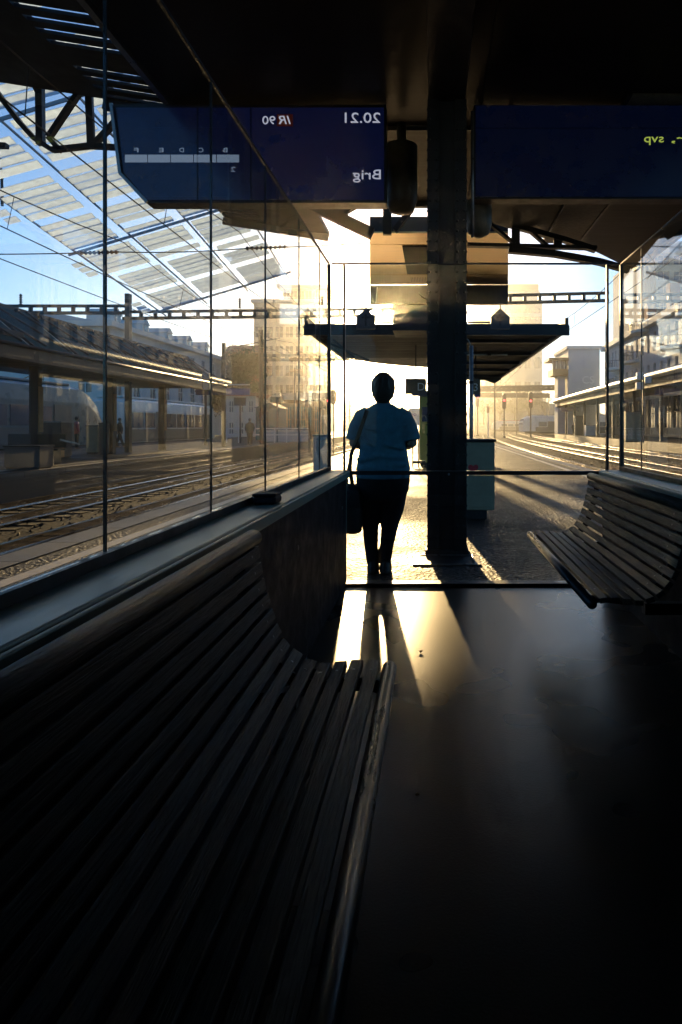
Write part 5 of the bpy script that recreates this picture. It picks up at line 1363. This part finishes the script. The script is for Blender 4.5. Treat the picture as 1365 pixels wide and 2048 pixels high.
# far town houses on the left and centre horizon
rs = random.Random(12)
for i, (px0, px1, py, d, m_, lab) in enumerate(((690, 716, 812, 260, 'plaster_grey', 'far grey house left of the head of the person'), (716, 742, 822, 240, 'plaster_cream', 'far cream house behind the left shoulder'), (792, 812, 810, 280, 'plaster_white', 'far white house right of the head of the person'),
                                               (450, 512, 706, 150, 'brick_red', 'brick-red apartment house behind the dark tree'))):
    a, c = at(px0, py, d), at(px1, py, d); t = thing('town_house', lab, 'building', (a.x, d, TRK), 'far town houses')
    facade(t, (a.x, d, 0), (1, 0, 0), (0, -1, 0), c.x - a.x, TRK, a.z, 4, 3 if a.z < 14 else 6, .45, .5, m_, depth=.2)
    obj('core', B().box(a.x + .25, c.x - .25, d + .25, d + 9, TRK, a.z - .1), m_, t)
    obj('roof', B().prism([(a.x - .4, d - .4, a.z + .003), (a.x - .4, d + 9.4, a.z + .003), (a.x - .4, d + 4.5, a.z + 2.2)], (c.x - a.x + .8, 0, 0)), 'brick_red', t)

# ------------------------------------------------------------------ trees
def tree(lab, x, y, z, h, rw, leaf, seed, n=1800, group='trees around the station'):
    rs = random.Random(seed); t = thing('tree', lab, 'tree', (x, y, z), group)
    b = B(); b.tube([(x, y, z), (x + .1 * h * .1, y, z + h * .3), (x, y + .05, z + h * .6), (x + .05, y, z + h * .85)], [h * .035, h * .026, h * .016, h * .005], 8)
    cl = []
    for k in range(9):
        a = rs.uniform(0, 6.28); zz = z + h * rs.uniform(.3, .6); e = Vector((x + math.cos(a) * rw * rs.uniform(.4, .8), y + math.sin(a) * rw * rs.uniform(.4, .8), zz + h * rs.uniform(.1, .3)))
        b.tube([(x, y, zz - h * .05), Vector((x, y, zz)).lerp(e, .5) + Vector((0, 0, .02 * h)), e], [h * .012, h * .008, h * .003], 6); cl.append(e)
    obj('trunk', b, 'bark', t)
    for k in range(10):
        a = rs.uniform(0, 6.28); r = rw * rs.uniform(.1, .8); cl.append(Vector((x + math.cos(a) * r, y + math.sin(a) * r, z + h * rs.uniform(.42, .95) - r * .25)))
    vs_ = []; fs = []
    for i in range(n):
        c = rs.choice(cl); rad = rw * .34
        p = c + Vector((rs.gauss(0, rad * .55), rs.gauss(0, rad * .55), rs.gauss(0, rad * .5)))
        s = h * rs.uniform(.012, .024); u = Vector((rs.gauss(0, 1), rs.gauss(0, 1), rs.gauss(0, 1))).normalized(); w = u.orthogonal().normalized()
        k = len(vs_); vs_ += [p - u * s, p + w * s * .6, p + u * s, p - w * s * .6]; fs.append((k, k + 1, k + 2, k + 3))
    obj('crown', B().add(vs_, fs), leaf, t)
p = at(488, 0, 95); tree('dark leafy tree between the left canopy and the office block', p.x, 95, TRK, 13.0, 3.4, 'leaf_dark', 2, 3600)
p = at(466, 0, 92); tree('lower dark tree left of the tall dark one', p.x, 92, TRK, 10.5, 3.0, 'leaf_dark', 4, 3000)
p = at(704, 0, 230); tree('far tree on the horizon left of the person', p.x, 230, TRK, 10, 4, 'leaf_mid', 5, 1200)
p = at(806, 0, 250); tree('far tree on the horizon right of the head', p.x, 250, TRK, 9, 4, 'leaf_mid', 6, 1200)
for i, (px, d, h, rw, w) in enumerate(((968, 300, 13, 6, 'first'), (1000, 310, 15, 6, 'second'), (1030, 300, 14, 6.5, 'third'), (1058, 320, 18, 7.5, 'tallest'), (1090, 305, 15, 6.5, 'last'))):
    p = at(px, 0, d); tree('%s of the hazy trees on the slope behind the curving tracks, from the pillar' % w if w != 'tallest' else 'tallest round hazy tree on the slope above the distant train', p.x, d, 2.0, h, rw, 'leaf_mid', 30 + i, 1400)
# ------------------------------------------------------------------ haze volume added to spread the sun's glow like bloom
hz = B().box(-1520, 1520, -62, 2620, TRK - 1.6, 60)
hm = bpy.data.materials.new('glow_haze'); hm.use_nodes = True; hm.node_tree.nodes.clear()
ho = hm.node_tree.nodes.new('ShaderNodeOutputMaterial'); pv = hm.node_tree.nodes.new('ShaderNodeVolumePrincipled')
pv.inputs['Color'].default_value = (0.97, 0.95, 0.92, 1); pv.inputs['Density'].default_value = 0.0007; pv.inputs['Anisotropy'].default_value = 0.95
hm.node_tree.links.new(pv.outputs[0], ho.inputs['Volume'])
MATS['glow_haze'] = hm
o = obj('haze', hz, 'glow_haze', kind='stuff')
tag(o, 'thin haze added over the station to spread the sun glow', 'haze')
